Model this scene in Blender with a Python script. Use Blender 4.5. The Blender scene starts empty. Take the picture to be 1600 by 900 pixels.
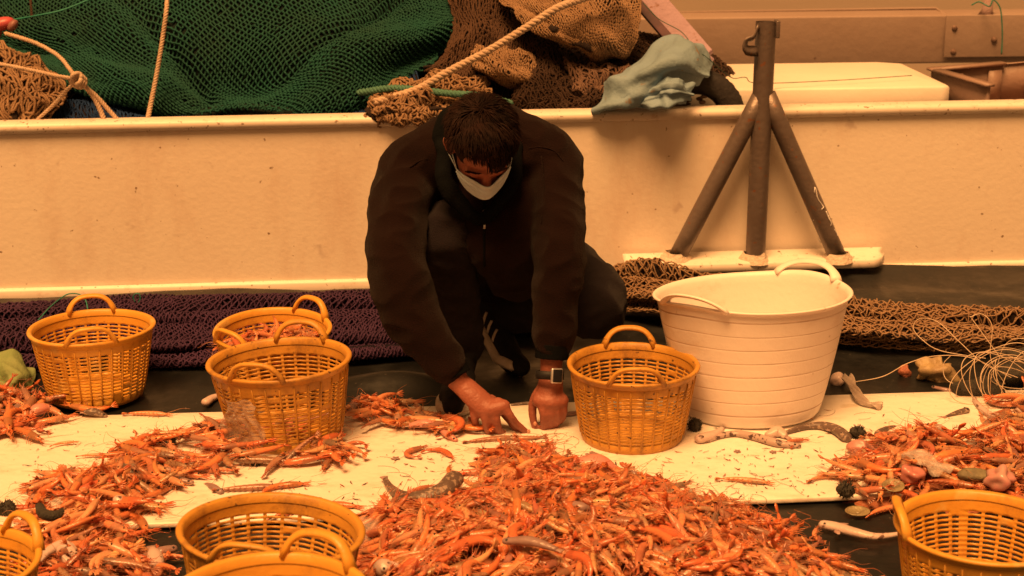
import bpy, bmesh, math, random
import numpy as np
from mathutils import Vector, Matrix, noise

random.seed(7); RNG = np.random.default_rng(7)
SC = bpy.context.scene
COL = SC.collection
R = math.radians

# ------------------------------------------------------------------ camera, light, exposure
FPX, PITCH, ROLL, CAMH = 2500.0, R(16), R(0.46), 1.40
FWD = np.array([0, math.cos(PITCH), -math.sin(PITCH)])
R0 = np.array([1.0, 0, 0]); U0 = np.array([0, math.sin(PITCH), math.cos(PITCH)])
RT = R0 * math.cos(ROLL) - U0 * math.sin(ROLL)
UP = U0 * math.cos(ROLL) + R0 * math.sin(ROLL)
cd = bpy.data.cameras.new('camera'); cam = bpy.data.objects.new('camera', cd); COL.objects.link(cam)
cam.matrix_world = Matrix(((RT[0], UP[0], -FWD[0], 0), (RT[1], UP[1], -FWD[1], 0), (RT[2], UP[2], -FWD[2], CAMH), (0, 0, 0, 1)))
cd.sensor_width = 36; cd.lens = FPX * 36 / 1600; cd.clip_end = 2000; cd.clip_start = 0.05
cd.dof.use_dof = True; cd.dof.focus_distance = 3.85; cd.dof.aperture_fstop = 6.3
SC.camera = cam

w = bpy.data.worlds.new("World"); SC.world = w; w.use_nodes = True
nt = w.node_tree; nt.nodes.clear()
sky = nt.nodes.new('ShaderNodeTexSky'); sky.sky_type = 'NISHITA'; sky.sun_disc = False
SUN_EL, SUN_AZ = R(66), R(-160)
sky.sun_elevation = SUN_EL; sky.sun_rotation = SUN_AZ
sky.dust_density = 4.0
hs = nt.nodes.new('ShaderNodeHueSaturation'); hs.inputs['Saturation'].default_value = 0.15
tn = nt.nodes.new('ShaderNodeMix'); tn.data_type = 'RGBA'; tn.blend_type = 'MULTIPLY'; tn.inputs[0].default_value = 1
tn.inputs[7].default_value = (1.0, 0.42, 0.12, 1)
bg = nt.nodes.new('ShaderNodeBackground'); bg.inputs[1].default_value = 0.05
wo = nt.nodes.new('ShaderNodeOutputWorld')
nt.links.new(sky.outputs[0], hs.inputs['Color']); nt.links.new(hs.outputs[0], tn.inputs[6])
nt.links.new(tn.outputs[2], bg.inputs[0]); nt.links.new(bg.outputs[0], wo.inputs[0])
sd = bpy.data.lights.new('sun', 'SUN'); sun = bpy.data.objects.new('sun', sd); COL.objects.link(sun)
sd.energy = 3.9; sd.angle = R(26); sd.color = (1.0, 0.475, 0.155)
# high, from behind the camera and a little to the left
sdir = Vector((math.sin(SUN_AZ) * math.cos(SUN_EL), math.cos(SUN_AZ) * math.cos(SUN_EL), math.sin(SUN_EL)))
sun.rotation_euler = sdir.to_track_quat('Z', 'Y').to_euler(); sun.location = (0, 0, 5)
vs = SC.view_settings
vs.view_transform = 'Standard'; vs.look = 'None'; vs.exposure = 0.70; vs.gamma = 1.0; vs.use_curve_mapping = False

# ------------------------------------------------------------------ helpers
def ray(u, v):
    return FWD + RT * ((u - 800) / FPX) + UP * ((450 - v) / FPX)
def P(u, v, Y):
    d = ray(u, v); t = Y / d[1]
    return np.array([0, 0, CAMH]) + d * t
def G(u, v, z=0.0):
    d = ray(u, v); t = (z - CAMH) / d[2]
    return np.array([0, 0, CAMH]) + d * t
YAW = R(4.2)
W0 = G(0, 468); WD = np.array([math.cos(YAW), math.sin(YAW), 0]); WN = np.array([-math.sin(YAW), math.cos(YAW), 0])
def W(u, v, off=0.0):                 # point on the plane of the bulwark, off metres nearer the camera
    d = ray(u, v); c = np.array([0, 0, CAMH])
    t = (np.dot(W0, WN) - off - np.dot(c, WN)) / np.dot(d, WN)
    return c + d * t
def wallY(x): return W0[1] + (x - W0[0]) * math.tan(YAW)

def nodes(m):
    m.use_nodes = True
    return m.node_tree, m.node_tree.nodes, m.node_tree.links
def mat(name, c, c2=None, rough=0.6, scale=8.0, bump=0.0, bscale=None, contrast=0.5, spec=0.5, metal=0.0, speck=None, speck_scale=60, speck_t=0.66, speck2=None, attr=False, streak=None, alpha=1.0, stretch=(1, 1, 1), coat=0.0, sss=0.0, trans=0.0, sheen=0.0, rough2=None):
    m = bpy.data.materials.new(name); t, n, l = nodes(m)
    b = n['Principled BSDF']
    tc = n.new('ShaderNodeTexCoord'); mp = n.new('ShaderNodeMapping'); mp.inputs['Scale'].default_value = stretch
    l.new(tc.outputs['Object'], mp.inputs['Vector'])
    nz = n.new('ShaderNodeTexNoise'); nz.inputs['Scale'].default_value = scale; nz.inputs['Detail'].default_value = 8; nz.inputs['Roughness'].default_value = 0.6
    l.new(mp.outputs[0], nz.inputs['Vector'])
    rp = n.new('ShaderNodeValToRGB'); rp.color_ramp.elements[0].position = 0.5 - contrast * 0.3; rp.color_ramp.elements[1].position = 0.5 + contrast * 0.3
    rp.color_ramp.elements[0].color = (*(c2 or c), 1); rp.color_ramp.elements[1].color = (*c, 1)
    l.new(nz.outputs[0], rp.inputs[0])
    col = rp.outputs[0]
    if attr:
        at = n.new('ShaderNodeAttribute'); at.attribute_name = 'tint'
        mx = n.new('ShaderNodeMix'); mx.data_type = 'RGBA'; mx.blend_type = 'MULTIPLY'; mx.inputs[0].default_value = 1
        l.new(col, mx.inputs[6]); l.new(at.outputs['Color'], mx.inputs[7]); col = mx.outputs[2]
    for k, (sp, ss, st) in enumerate([(speck, speck_scale, speck_t)] + ([speck2] if speck2 else [])):
        if sp is None: continue
        n2 = n.new('ShaderNodeTexNoise'); n2.inputs['Scale'].default_value = ss; n2.inputs['Detail'].default_value = 3
        l.new(mp.outputs[0], n2.inputs['Vector'])
        r2 = n.new('ShaderNodeValToRGB'); r2.color_ramp.elements[0].position = st; r2.color_ramp.elements[1].position = st + 0.05
        l.new(n2.outputs[0], r2.inputs[0])
        mx = n.new('ShaderNodeMix'); mx.data_type = 'RGBA'; l.new(r2.outputs[0], mx.inputs[0]); l.new(col, mx.inputs[6]); mx.inputs[7].default_value = (*sp, 1)
        col = mx.outputs[2]
    if streak:
        m3 = n.new('ShaderNodeMapping'); m3.inputs['Scale'].default_value = streak[1]; l.new(tc.outputs['Object'], m3.inputs['Vector'])
        n4 = n.new('ShaderNodeTexNoise'); n4.inputs['Scale'].default_value = 1; n4.inputs['Detail'].default_value = 9; n4.inputs['Roughness'].default_value = .7; l.new(m3.outputs[0], n4.inputs['Vector'])
        r4 = n.new('ShaderNodeValToRGB'); r4.color_ramp.elements[0].position = streak[2]; r4.color_ramp.elements[1].position = streak[2] + .22; r4.color_ramp.elements[1].color = (streak[3],) * 3 + (1,)
        l.new(n4.outputs[0], r4.inputs[0]); mx = n.new('ShaderNodeMix'); mx.data_type = 'RGBA'; l.new(r4.outputs[0], mx.inputs[0]); l.new(col, mx.inputs[6]); mx.inputs[7].default_value = (*streak[0], 1); col = mx.outputs[2]
    l.new(col, b.inputs['Base Color'])
    b.inputs['Roughness'].default_value = rough
    if rough2 is not None:
        rr = n.new('ShaderNodeMapRange'); rr.inputs[3].default_value = rough; rr.inputs[4].default_value = rough2; rr.inputs[1].default_value = 0.4; rr.inputs[2].default_value = 0.6
        l.new(nz.outputs[0], rr.inputs[0]); l.new(rr.outputs[0], b.inputs['Roughness'])
    b.inputs['Specular IOR Level'].default_value = spec
    b.inputs['Metallic'].default_value = metal
    b.inputs['Coat Weight'].default_value = coat
    if sss: b.inputs['Subsurface Weight'].default_value = sss; b.inputs['Subsurface Radius'].default_value = (1, .5, .3); b.inputs['Subsurface Scale'].default_value = .012
    b.inputs['Transmission Weight'].default_value = trans
    b.inputs['Sheen Weight'].default_value = sheen
    b.inputs['Alpha'].default_value = alpha
    if bump:
        n3 = n.new('ShaderNodeTexNoise'); n3.inputs['Scale'].default_value = bscale or scale * 4; n3.inputs['Detail'].default_value = 6
        l.new(mp.outputs[0], n3.inputs['Vector'])
        bp = n.new('ShaderNodeBump'); bp.inputs['Strength'].default_value = bump; bp.inputs['Distance'].default_value = 0.01
        l.new(n3.outputs[0], bp.inputs['Height']); l.new(bp.outputs[0], b.inputs['Normal'])
    return m

def norm(a):
    return a / (np.linalg.norm(a, axis=-1, keepdims=True) + 1e-12)

class MB:
    def __init__(s): s.v = []; s.f = []; s.m = []; s.c = []; s.n = 0; s.mat = 0; s.col = (1, 1, 1)
    def add(s, vs, fs):
        vs = np.asarray(vs, float).reshape(-1, 3)
        s.v.append(vs); s.c.append(np.tile(np.array(s.col, float), (len(vs), 1)))
        fs = [tuple(int(i) + s.n for i in f) for f in fs] if not isinstance(fs, np.ndarray) else (fs + s.n).tolist()
        s.f.extend(fs); s.m.extend([s.mat] * len(fs)); s.n += len(vs)
    def merge(s, o, M=None, tint=None):
        v = np.concatenate(o.v); c = np.concatenate(o.c)
        if M is not None: v = v @ M[:3, :3].T + M[:3, 3]
        if tint is not None: c = c * np.array(tint)
        s.v.append(v); s.c.append(c); s.f.extend([tuple(i + s.n for i in f) for f in o.f]); s.m.extend(o.m); s.n += len(v)
    def tube(s, pts, rad, sides=8, flat=1.0, ref=None, cap=True):
        pts = np.asarray(pts, float); K = len(pts)
        rad = np.full(K, rad, float) if np.isscalar(rad) else np.asarray(rad, float)
        fl = np.full(K, flat, float) if np.isscalar(flat) else np.asarray(flat, float)
        T = norm(np.gradient(pts, axis=0))
        n = np.array(ref, float) if ref is not None else np.array([0, 0, 1.0])
        if abs(np.dot(n, T[0])) > 0.95 and ref is None: n = np.array([1.0, 0, 0])
        rings = []
        for k in range(K):
            n = n - T[k] * np.dot(n, T[k]); ln = np.linalg.norm(n)
            n = n / ln if ln > 1e-6 else norm(np.cross(T[k], [0.3, 0.5, 0.8]))
            b = np.cross(T[k], n)
            a = np.arange(sides) * 2 * math.pi / sides
            rings.append(pts[k] + rad[k] * (np.cos(a)[:, None] * n * fl[k] + np.sin(a)[:, None] * b))
        vs = np.concatenate(rings)
        fs = []
        for k in range(K - 1):
            for i in range(sides):
                j = (i + 1) % sides
                fs.append((k * sides + i, k * sides + j, (k + 1) * sides + j, (k + 1) * sides + i))
        if cap:
            fs.append(tuple(range(sides))[::-1]); fs.append(tuple((K - 1) * sides + i for i in range(sides)))
        s.add(vs, fs)
    def ctube(s, pts, rad, sides=12, flat=1.0, ref=None, sub=6):   # capsule-ended smooth tube
        pts = np.asarray(pts, float); K = len(pts)
        rad = np.full(K, rad, float) if np.isscalar(rad) else np.asarray(rad, float)
        fl = np.full(K, flat, float) if np.isscalar(flat) else np.asarray(flat, float)
        t = np.linspace(0, K - 1, (K - 1) * sub + 1)
        p = spline(pts, t); r = spline(rad[:, None], t)[:, 0]; f = spline(fl[:, None], t)[:, 0]
        d0 = norm(p[0] - p[1]); d1 = norm(p[-1] - p[-2])
        a = np.array([0.05, 0.35, 0.7, 1.1]) 
        P0 = [p[0] + d0 * r[0] * math.cos(x) for x in a]; r0 = [r[0] * math.sin(x) for x in a]
        P1 = [p[-1] + d1 * r[-1] * math.cos(x) for x in a[::-1]]; r1 = [r[-1] * math.sin(x) for x in a[::-1]]
        s.tube(np.concatenate([P0, p, P1]), np.concatenate([r0, r, r1]), sides, np.concatenate([[f[0]] * 4, f, [f[-1]] * 4]), ref)
    def batch(s, Pt, Nn, r, sides=4, taper=None):     # Pt (N,K,3) polylines, Nn (N,K,3) normals
        N, K, _ = Pt.shape
        T = norm(np.gradient(Pt, axis=1)); B = norm(np.cross(T, Nn)); Nn = np.cross(B, T)
        a = np.arange(sides) * 2 * math.pi / sides + 0.4
        rr = np.broadcast_to(np.asarray(r, float), (N, K)) if taper is None else np.asarray(r) * taper[None, :] * np.ones((N, 1))
        vs = Pt[:, :, None, :] + rr[:, :, None, None] * (np.cos(a)[None, None, :, None] * Nn[:, :, None, :] + np.sin(a)[None, None, :, None] * B[:, :, None, :])
        idx = np.arange(N * K * sides).reshape(N, K, sides)
        A = idx[:, :-1, :]; Bq = np.roll(A, -1, axis=2); D = idx[:, 1:, :]; C = np.roll(D, -1, axis=2)
        s.add(vs.reshape(-1, 3), np.stack([A, Bq, C, D], -1).reshape(-1, 4))
    def grid(s, Pg, flip=False, closed=False):
        h, w_, _ = Pg.shape; idx = np.arange(h * w_).reshape(h, w_)
        if closed: idx = np.concatenate([idx, idx[:, :1]], 1)
        q = np.stack([idx[:-1, :-1], idx[:-1, 1:], idx[1:, 1:], idx[1:, :-1]], -1).reshape(-1, 4)
        if flip: q = q[:, ::-1]
        s.add(Pg.reshape(-1, 3), q.copy())
    def box(s, c, size, M=None, bev=0.0):
        x, y, z = [a / 2 for a in size]
        if bev <= 0:
            v = np.array([[i * x, j * y, k * z] for k in (-1, 1) for j in (-1, 1) for i in (-1, 1)])
            f = [(0, 2, 3, 1), (4, 5, 7, 6), (0, 1, 5, 4), (2, 6, 7, 3), (0, 4, 6, 2), (1, 3, 7, 5)]
        else:
            bm = bmesh.new(); bmesh.ops.create_cube(bm, size=1)
            for q in bm.verts: q.co = (q.co.x * 2 * x, q.co.y * 2 * y, q.co.z * 2 * z)
            bmesh.ops.bevel(bm, geom=bm.edges[:], offset=bev, segments=3, affect='EDGES', profile=0.5)
            bm.verts.index_update(); v = np.array([q.co[:] for q in bm.verts]); f = [[q.index for q in fc.verts] for fc in bm.faces]; bm.free()
        if M is not None: v = v @ np.array(M)[:3, :3].T
        s.add(v + np.array(c), f)
    def ell(s, c, rad, M=None, seg=16, rg=10, lump=0.0, lsc=20, seed=0):
        th = np.linspace(0.02, math.pi - 0.02, rg); ph = np.linspace(0, 2 * math.pi, seg, endpoint=False)
        v = np.stack([np.sin(th)[:, None] * np.cos(ph), np.sin(th)[:, None] * np.sin(ph), np.cos(th)[:, None] * np.ones(seg)], -1)
        v = v * np.array(rad)
        if lump:
            for i in range(rg):
                for j in range(seg):
                    q = Vector(v[i, j]) * lsc + Vector((seed * 7.3, seed, 1)); v[i, j] *= 1 + lump * noise.noise(q)
        if M is not None: v = v @ np.array(M)[:3, :3].T
        v = v + np.array(c)
        s.grid(v, flip=True, closed=True)
        n0 = s.n - rg * seg
        s.f.append(tuple(n0 + i for i in range(seg))); s.f.append(tuple(n0 + (rg - 1) * seg + i for i in range(seg))[::-1]); s.m += [s.mat] * 2
    def mesh(s, name, mats):
        me = bpy.data.meshes.new(name)
        v = np.concatenate(s.v); me.from_pydata(v.tolist(), [], s.f)
        mats = mats if isinstance(mats, (list, tuple)) else [mats]
        for m in mats: me.materials.append(m)
        if len(mats) > 1: me.polygons.foreach_set('material_index', np.array(s.m, dtype=np.int32))
        c = np.concatenate(s.c)
        if c.min() != 1 or c.max() != 1:
            at = me.attributes.new('tint', 'FLOAT_COLOR', 'POINT')
            at.data.foreach_set('color', np.concatenate([c, np.ones((len(c), 1))], 1).ravel())
        me.polygons.foreach_set('use_smooth', np.ones(len(me.polygons), dtype=bool)); me.update()
        return me
    def build(s, name, mats, parent=None, flatshade=False, center=True):
        me = s.mesh(name, mats)
        if flatshade: me.polygons.foreach_set('use_smooth', np.zeros(len(me.polygons), dtype=bool))
        return link(name, me, parent, center and parent is None)

def link(name, me, parent=None, center=True):
    o = bpy.data.objects.new(name, me); COL.objects.link(o)
    if parent is not None:
        o.parent = parent
        if parent.get('_world'):
            me.transform(Matrix.Translation(-parent.location))
    elif center:
        co = np.empty(len(me.vertices) * 3); me.vertices.foreach_get('co', co); co = co.reshape(-1, 3)
        b = Vector(((co[:, 0].min() + co[:, 0].max()) / 2, (co[:, 1].min() + co[:, 1].max()) / 2, co[:, 2].min()))
        me.transform(Matrix.Translation(-b)); o.location = b
    return o
def tag(o, label=None, cat=None, group=None, kind=None):
    if label: o['label'] = label
    if cat: o['category'] = cat
    if group: o['group'] = group
    if kind: o['kind'] = kind
    return o
def empty(name, loc, label=None, cat=None, group=None, world=True, rz=0):
    o = bpy.data.objects.new(name, None); COL.objects.link(o); o.location = tuple(float(a) for a in loc); o.empty_display_size = 0.05
    o.rotation_euler = (0, 0, rz)
    if world: o['_world'] = 1          # children are modelled in world coordinates
    return tag(o, label, cat, group)
def spline(c, t):
    c = np.asarray(c, float); n = len(c); t = np.clip(np.asarray(t, float), 0, n - 1)
    i = np.minimum(t.astype(int), n - 2); f = (t - i)[:, None]
    g = lambda k: c[np.clip(k, 0, n - 1)]
    p0, p1, p2, p3 = g(i - 1), g(i), g(i + 1), g(i + 2)
    p0 = np.where((i == 0)[:, None], 2 * p1 - p2, p0); p3 = np.where((i == n - 2)[:, None], 2 * p2 - p1, p3)
    return 0.5 * (2 * p1 + (p2 - p0) * f + (2 * p0 - 5 * p1 + 4 * p2 - p3) * f ** 2 + (3 * p1 - p0 - 3 * p2 + p3) * f ** 3)
def smooth_path(pts, n):
    pts = np.asarray(pts, float); return spline(pts, np.linspace(0, len(pts) - 1, n))
def nz(p, s=1.0, seed=0.0): return noise.noise(Vector((p[0] * s + seed, p[1] * s + seed * 1.7, p[2] * s - seed)))
def solid(o, th, off=0.0):
    m = o.modifiers.new('thickness', 'SOLIDIFY'); m.thickness = th; m.offset = off; return o
def remesh(mb, voxel, smooth=6, factor=0.5):
    me = mb.mesh('tmp', [None]) if False else None
    me = bpy.data.meshes.new('tmp'); me.from_pydata(np.concatenate(mb.v).tolist(), [], mb.f); me.update()
    o = bpy.data.objects.new('tmp', me); COL.objects.link(o)
    m = o.modifiers.new('r', 'REMESH'); m.mode = 'VOXEL'; m.voxel_size = voxel; m.adaptivity = 0
    if smooth:
        m2 = o.modifiers.new('s', 'SMOOTH'); m2.iterations = smooth; m2.factor = factor
    dg = bpy.context.evaluated_depsgraph_get(); dg.update()
    out = bpy.data.meshes.new_from_object(o.evaluated_get(dg))
    bpy.data.objects.remove(o); bpy.data.meshes.remove(me)
    return out
def vget(me):
    co = np.empty(len(me.vertices) * 3); me.vertices.foreach_get('co', co); return co.reshape(-1, 3)
def nget(me):
    co = np.empty(len(me.vertices) * 3); me.vertices.foreach_get('normal', co); return co.reshape(-1, 3)
def vset(me, co): me.vertices.foreach_set('co', co.ravel()); me.update()
def setmat(me, m):
    me.materials.clear(); me.materials.append(m); me.polygons.foreach_set('use_smooth', np.ones(len(me.polygons), dtype=bool))

# ------------------------------------------------------------------ materials
M_wall = mat('painted_fibreglass', (0.86, 0.80, 0.72), (0.76, 0.64, 0.56), 0.5, 1.7, 0.10, 60, 1.5, streak=((.56, .36, .27), (5, 5, 1.8), .50, .38), speck=(0.25, 0.16, 0.1), speck_scale=48, speck_t=0.715, speck2=((0.64, 0.54, 0.48), 9, 0.70))
M_rail = mat('scuffed_rail_paint', (0.82, 0.76, 0.72), (0.72, 0.63, 0.56), 0.45, 3, 0.12, 30, 1.2, speck=(0.2, 0.12, 0.08), speck_scale=62, speck_t=0.655, streak=((.42, .24, .16), (26, 26, 30), .55, .6))
M_board = mat('scratched_white_board', (0.88, 0.83, 0.78), (0.76, 0.68, 0.60), 0.30, 3.5, 0.25, 45, 1.5, streak=((.52, .34, .22), (7, 13, 5), .52, .5), speck=(0.35, 0.2, 0.12), speck_scale=62, speck_t=0.70, speck2=((0.68, 0.6, 0.5), 11, 0.68), spec=0.4)
M_mat = mat('wet_black_rubber', (0.01092, 0.01176, 0.01176), (0.0063, 0.00672, 0.00714), 0.28, 6, 0.25, 18, 1, spec=0.45, speck=(0.12, 0.1, 0.09), speck_scale=70, speck_t=0.71, rough2=0.62)
M_deck = mat('deck_paint', (0.12, 0.12, 0.13), (0.08, 0.08, 0.09), 0.7, 4)
M_water = mat('brown_water', (0.264, 0.2099, 0.1786), (0.22, 0.1771, 0.1488), 0.35, 0.8, 0.35, 3.5, 1, stretch=(1, 3, 1))
M_yel = mat('yellow_plastic', streak=((.26, .11, .035), (14, 14, 9), .54, .7), c=(0.68, 0.36, 0.05), c2=(0.54, 0.255, 0.035), rough=0.42, scale=9, bump=0.15, bscale=60, contrast=1.4, spec=0.45, speck=(0.34, 0.17, 0.06), speck_scale=70, speck_t=0.70, speck2=((0.6, 0.36, 0.09), 14, 0.60))
M_yel2 = mat('worn_ochre_plastic', (0.6, 0.3125, 0.0456), (0.432, 0.2, 0.0312), 0.5, 9, 0.2, 60, 1.4, streak=((.13, .06, .025), (16, 16, 10), .50, .8), speck=(.10, .05, .02), speck_scale=80, speck_t=.66)
M_tub = mat('white_plastic', (0.86, 0.81, 0.79), (0.79, 0.71, 0.68), 0.45, 6, 0.1, 60, 1.4, streak=((.48, .34, .24), (5, 5, 9), .56, .5), speck=(0.5, 0.4, 0.33), speck_scale=30, speck_t=0.72)
M_steel = mat('galvanised_pipe', (0.1898, 0.1596, 0.1569), (0.1265, 0.0912, 0.081), 0.42, 12, 0.2, 70, 1.4, metal=0.35, speck=(0.22, 0.10, 0.06), speck_scale=45, speck_t=0.64)
M_beam = mat('painted_steel_beam', (0.33, 0.26, 0.235), (0.25, 0.175, 0.15), 0.6, 2.2, 0.2, 30, 1.5, speck=(0.12, 0.07, 0.06), speck_scale=25, speck_t=0.72)
M_bolt = mat('rusty_bolt', (0.25, 0.17, 0.14), (0.12, 0.07, 0.06), 0.6, 80, metal=0.4)
M_lid = mat('white_lid', (0.82, 0.78, 0.74), (0.72, 0.66, 0.6), 0.5, 5, 0.1, 40, 1.3)
M_crate = mat('dull_red_crate', (0.3033, 0.2029, 0.1685), (0.2224, 0.1551, 0.146), 0.5, 12, 0.2, 60, 1.5)
M_weld = mat('flaky_sealant', (0.72, 0.62, 0.54), (0.45, 0.36, 0.3), 0.8, 60, 0.8, 90, 1.3)
# ------------------------------------------------------------------ the setting
def plane(name, x0, x1, y0, y1, z, m, label=None):
    b = MB(); b.grid(np.array([[[x0, y0, z], [x1, y0, z]], [[x0, y1, z], [x1, y1, z]]])); o = b.build(name, m, center=False); o['kind'] = 'structure'; return o
plane('quay_deck', -6, 6, 0.3, 5.2, -0.03, M_deck)
plane('boat_deck', -6, 6, 5.2, 6.9, 0.12, M_deck)
plane('water', -80, 80, 6.9, 300, -0.9, M_water)

# black rubber sheet on the quay deck, rucked up at the back
xs = np.linspace(-2.6, 2.6, 210); ys = np.linspace(1.7, 5.0, 170)
g = np.zeros((len(ys), len(xs), 3))
for j, y in enumerate(ys):
    for i, x in enumerate(xs):
        yy = min(y, wallY(x) - 0.03)
        a = max(0, min(1, (yy - 3.75) / 0.2)); 
        z = 0.004 + 0.02 * a * max(0, noise.noise(Vector((x * 2.2, yy * 4, 3))) + 0.25) + 0.003 * noise.noise(Vector((x * 7, yy * 7, 0)))
        z += 0.045 * math.exp(-(((x + 0.30) / 0.16) ** 2 + ((yy - 3.93) / 0.06) ** 2))
        d = wallY(x) - yy
        z += 0.032 * max(0, 1 - d / 0.30) ** 2 * (1 if x > 0.3 else 0.25)
        g[j, i] = (x, yy, z - 0.006 * (1 - a))
b = MB(); b.grid(g); o = b.build('rubber_sheet', M_mat)
tag(o, 'black wet rubber sheet spread on the deck under the white board', 'rubber sheet'); solid(o, 0.004, -1)

# white board the catch is sorted on
BZ = 0.016
def board():
    c = [G(-260, 660, BZ), G(1900, 600, BZ), G(1900, 752, BZ), G(-260, 838, BZ)]
    b = MB(); n = 60
    top = np.array([[c[0] * (1 - t) + c[1] * t for t in np.linspace(0, 1, n)], [c[3] * (1 - t) + c[2] * t for t in np.linspace(0, 1, n)]])
    top = np.stack([top[0] * (1 - s) + top[1] * s for s in np.linspace(0, 1, 14)])
    for p in top.reshape(-1, 3): p[2] = BZ + 0.0015 * noise.noise(Vector((p[0] * 3, p[1] * 3, 0)))
    b.grid(top, flip=True); o = b.build('sorting_board', M_board); solid(o, 0.012, -1)
    bv = o.modifiers.new('edge', 'BEVEL'); bv.width = 0.003; bv.segments = 2
    tag(o, 'long scratched white board lying flat with shrimps scattered over it', 'board')
board()

# bulwark of the boat: panel, rail, base strip
bul = empty('boat_bulwark', (0, wallY(0), 0), 'long white painted bulwark wall behind the crouching man', 'bulwark')
zt = W(800, 176)[2]     # rail top
def along(prof, x0, x1, n=80, wob=0.0):
    rows = []
    for (off, z) in prof:
        r = []
        for x in np.linspace(x0, x1, n):
            p = np.array([x, wallY(x), 0]) - WN * (off + wob * noise.noise(Vector((x * 1.3, z * 3, 5)))); p[2] = z; r.append(p)
        rows.append(r)
    return np.array(rows)
b = MB(); b.grid(along([(0.0, 0.034), (0, 0.2), (0.001, 0.35), (0.0, zt - 0.034)], -3, 3, 100, 0.004)); b.build('panel', M_wall, bul)
# rounded rail profile with a small shadow lip
pr = [(0.0, zt - 0.034), (0.004, zt - 0.0345), (0.012, zt - 0.030), (0.017, zt - 0.022), (0.018, zt - 0.012), (0.014, zt - 0.004), (0.004, zt), (-0.05, zt + 0.001), (-0.07, zt - 0.006), (-0.075, zt - 0.03), (-0.075, -0.02)]
b = MB(); b.grid(along(pr, -3, 3, 120, 0.003)); b.build('rail', M_rail, bul)
b = MB(); b.grid(along([(0.003, -0.01), (0.012, -0.01), (0.0145, 0.0), (0.0145, 0.026), (0.010, 0.034), (0.0, 0.036)], -3, 3, 100, 0.0)); b.build('base_strip', M_rail, bul)

# welded pipe stand in front of the bulwark
SY = wallY(W(1190, 300)[0]) - 0.07
st = empty('pipe_stand', (P(1180, 405, SY)[0], SY, 0.1), 'welded steel pipe stand with three splayed legs and a short mast', 'pipe stand')
def pipe(b, p0, p1, r, sides=20, n=8): b.tube(np.linspace(p0, p1, n), r, sides)
pr_ = 0.0315
mast0, mast1 = P(1180, 402, SY), P(1197, 34, SY)
b = MB(); 
pts = np.linspace(mast0, mast1, 10); b.tube(pts, pr_, 22, cap=False)
b.tube(pts[::-1], pr_ - 0.005, 22, cap=False)
ang = np.linspace(0, 2 * math.pi, 23)[:-1]
b.build('mast', M_steel, st)
for (f0, f1) in (((1058, 402), (1190, 148)), ((1309, 402), (1198, 148))):
    b = MB(); pipe(b, P(*f0, SY - 0.004), P(*f1, SY + 0.002), pr_ * 0.90); b.build('leg', M_steel, st)
# hook bracket and lug at the mast head
b = MB()
hx = [P(1186, 52, SY - .02), P(1176, 60, SY - .03), P(1168, 72, SY - .035), P(1166, 80, SY - .035), P(1171, 84, SY - .03), P(1183, 82, SY - .02)]
b.tube(smooth_path([P(1185, 40, SY - .03), P(1178, 58, SY - .04), P(1166, 64, SY - .045), P(1166, 78, SY - .045), P(1184, 80, SY - .03)], 14), 0.017, 4, flat=0.25, ref=(0.8, 0, 0.6))
b.build('hook_bracket', M_steel, st)
b = MB(); c = P(1214, 45, SY - 0.012); b.box(c, (0.012, 0.05, 0.052), None, 0.002); b.build('lug', M_steel, st)
# sealant collars and paint strokes
for (u, v) in ((1056, 403), (1180, 405), (1308, 404)):
    b = MB(); p = P(u, v, SY - 0.002)
    th = np.linspace(0, 2 * math.pi, 26, endpoint=False)
    ring = []
    for k, (rr, zz) in enumerate(((0.052, -0.008), (0.046, 0.004), (0.036, 0.012), (0.033, 0.02))):
        ring.append([p + np.array([math.cos(a) * rr * (1 + .15 * math.sin(3 * a + u)), math.sin(a) * rr, zz + (0.02 * max(0, noise.noise(Vector((a * 1.2, u, k)))) if k > 1 else 0)]) for a in th])
    b.grid(np.array(ring), closed=True); b.build('sealant_collar', M_weld, st)
M_white = mat('white_paint_stroke', (0.75, 0.72, 0.72), rough=0.7)
b = MB()
AX = norm(P(1309, 402, SY) - P(1203, 160, SY))
def onleg(u, v): 
    # point on the surface of the right leg facing the camera
    a, c = P(1203, 160, SY + .005), P(1309, 402, SY - .005); q = P(u, v, SY); ax = norm(c - a)
    t = np.dot(q - a, ax); base = a + ax * t; off = q - base; s_ = np.linalg.norm(off); s_ = min(s_, pr_ * .915)
    side = norm(off) * s_; fr = np.cross(ax, side / (np.linalg.norm(side) + 1e-9)); 
    toward = norm(np.array([0, 0, CAMH]) - base); toward -= ax * np.dot(toward, ax); toward -= norm(side) * np.dot(toward, norm(side)); toward = norm(toward)
    return base + side + toward * (math.sqrt(max(0, (pr_ * .92) ** 2 - s_ ** 2)) + .0008)
for st_ in ([(1269, 300), (1271, 290), (1273, 296), (1274, 308), (1276, 324), (1278, 325), (1280, 338)], [(1288, 328), (1291, 338), (1290, 352), (1292, 364), (1296, 373)], [(1291, 334), (1294, 344)], [(1301, 357), (1305, 364), (1306, 367)]):
    b.tube(smooth_path([onleg(*q) for q in st_], 14), 0.0014, 6)
b.build('painted_mark', M_white, st)

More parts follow.
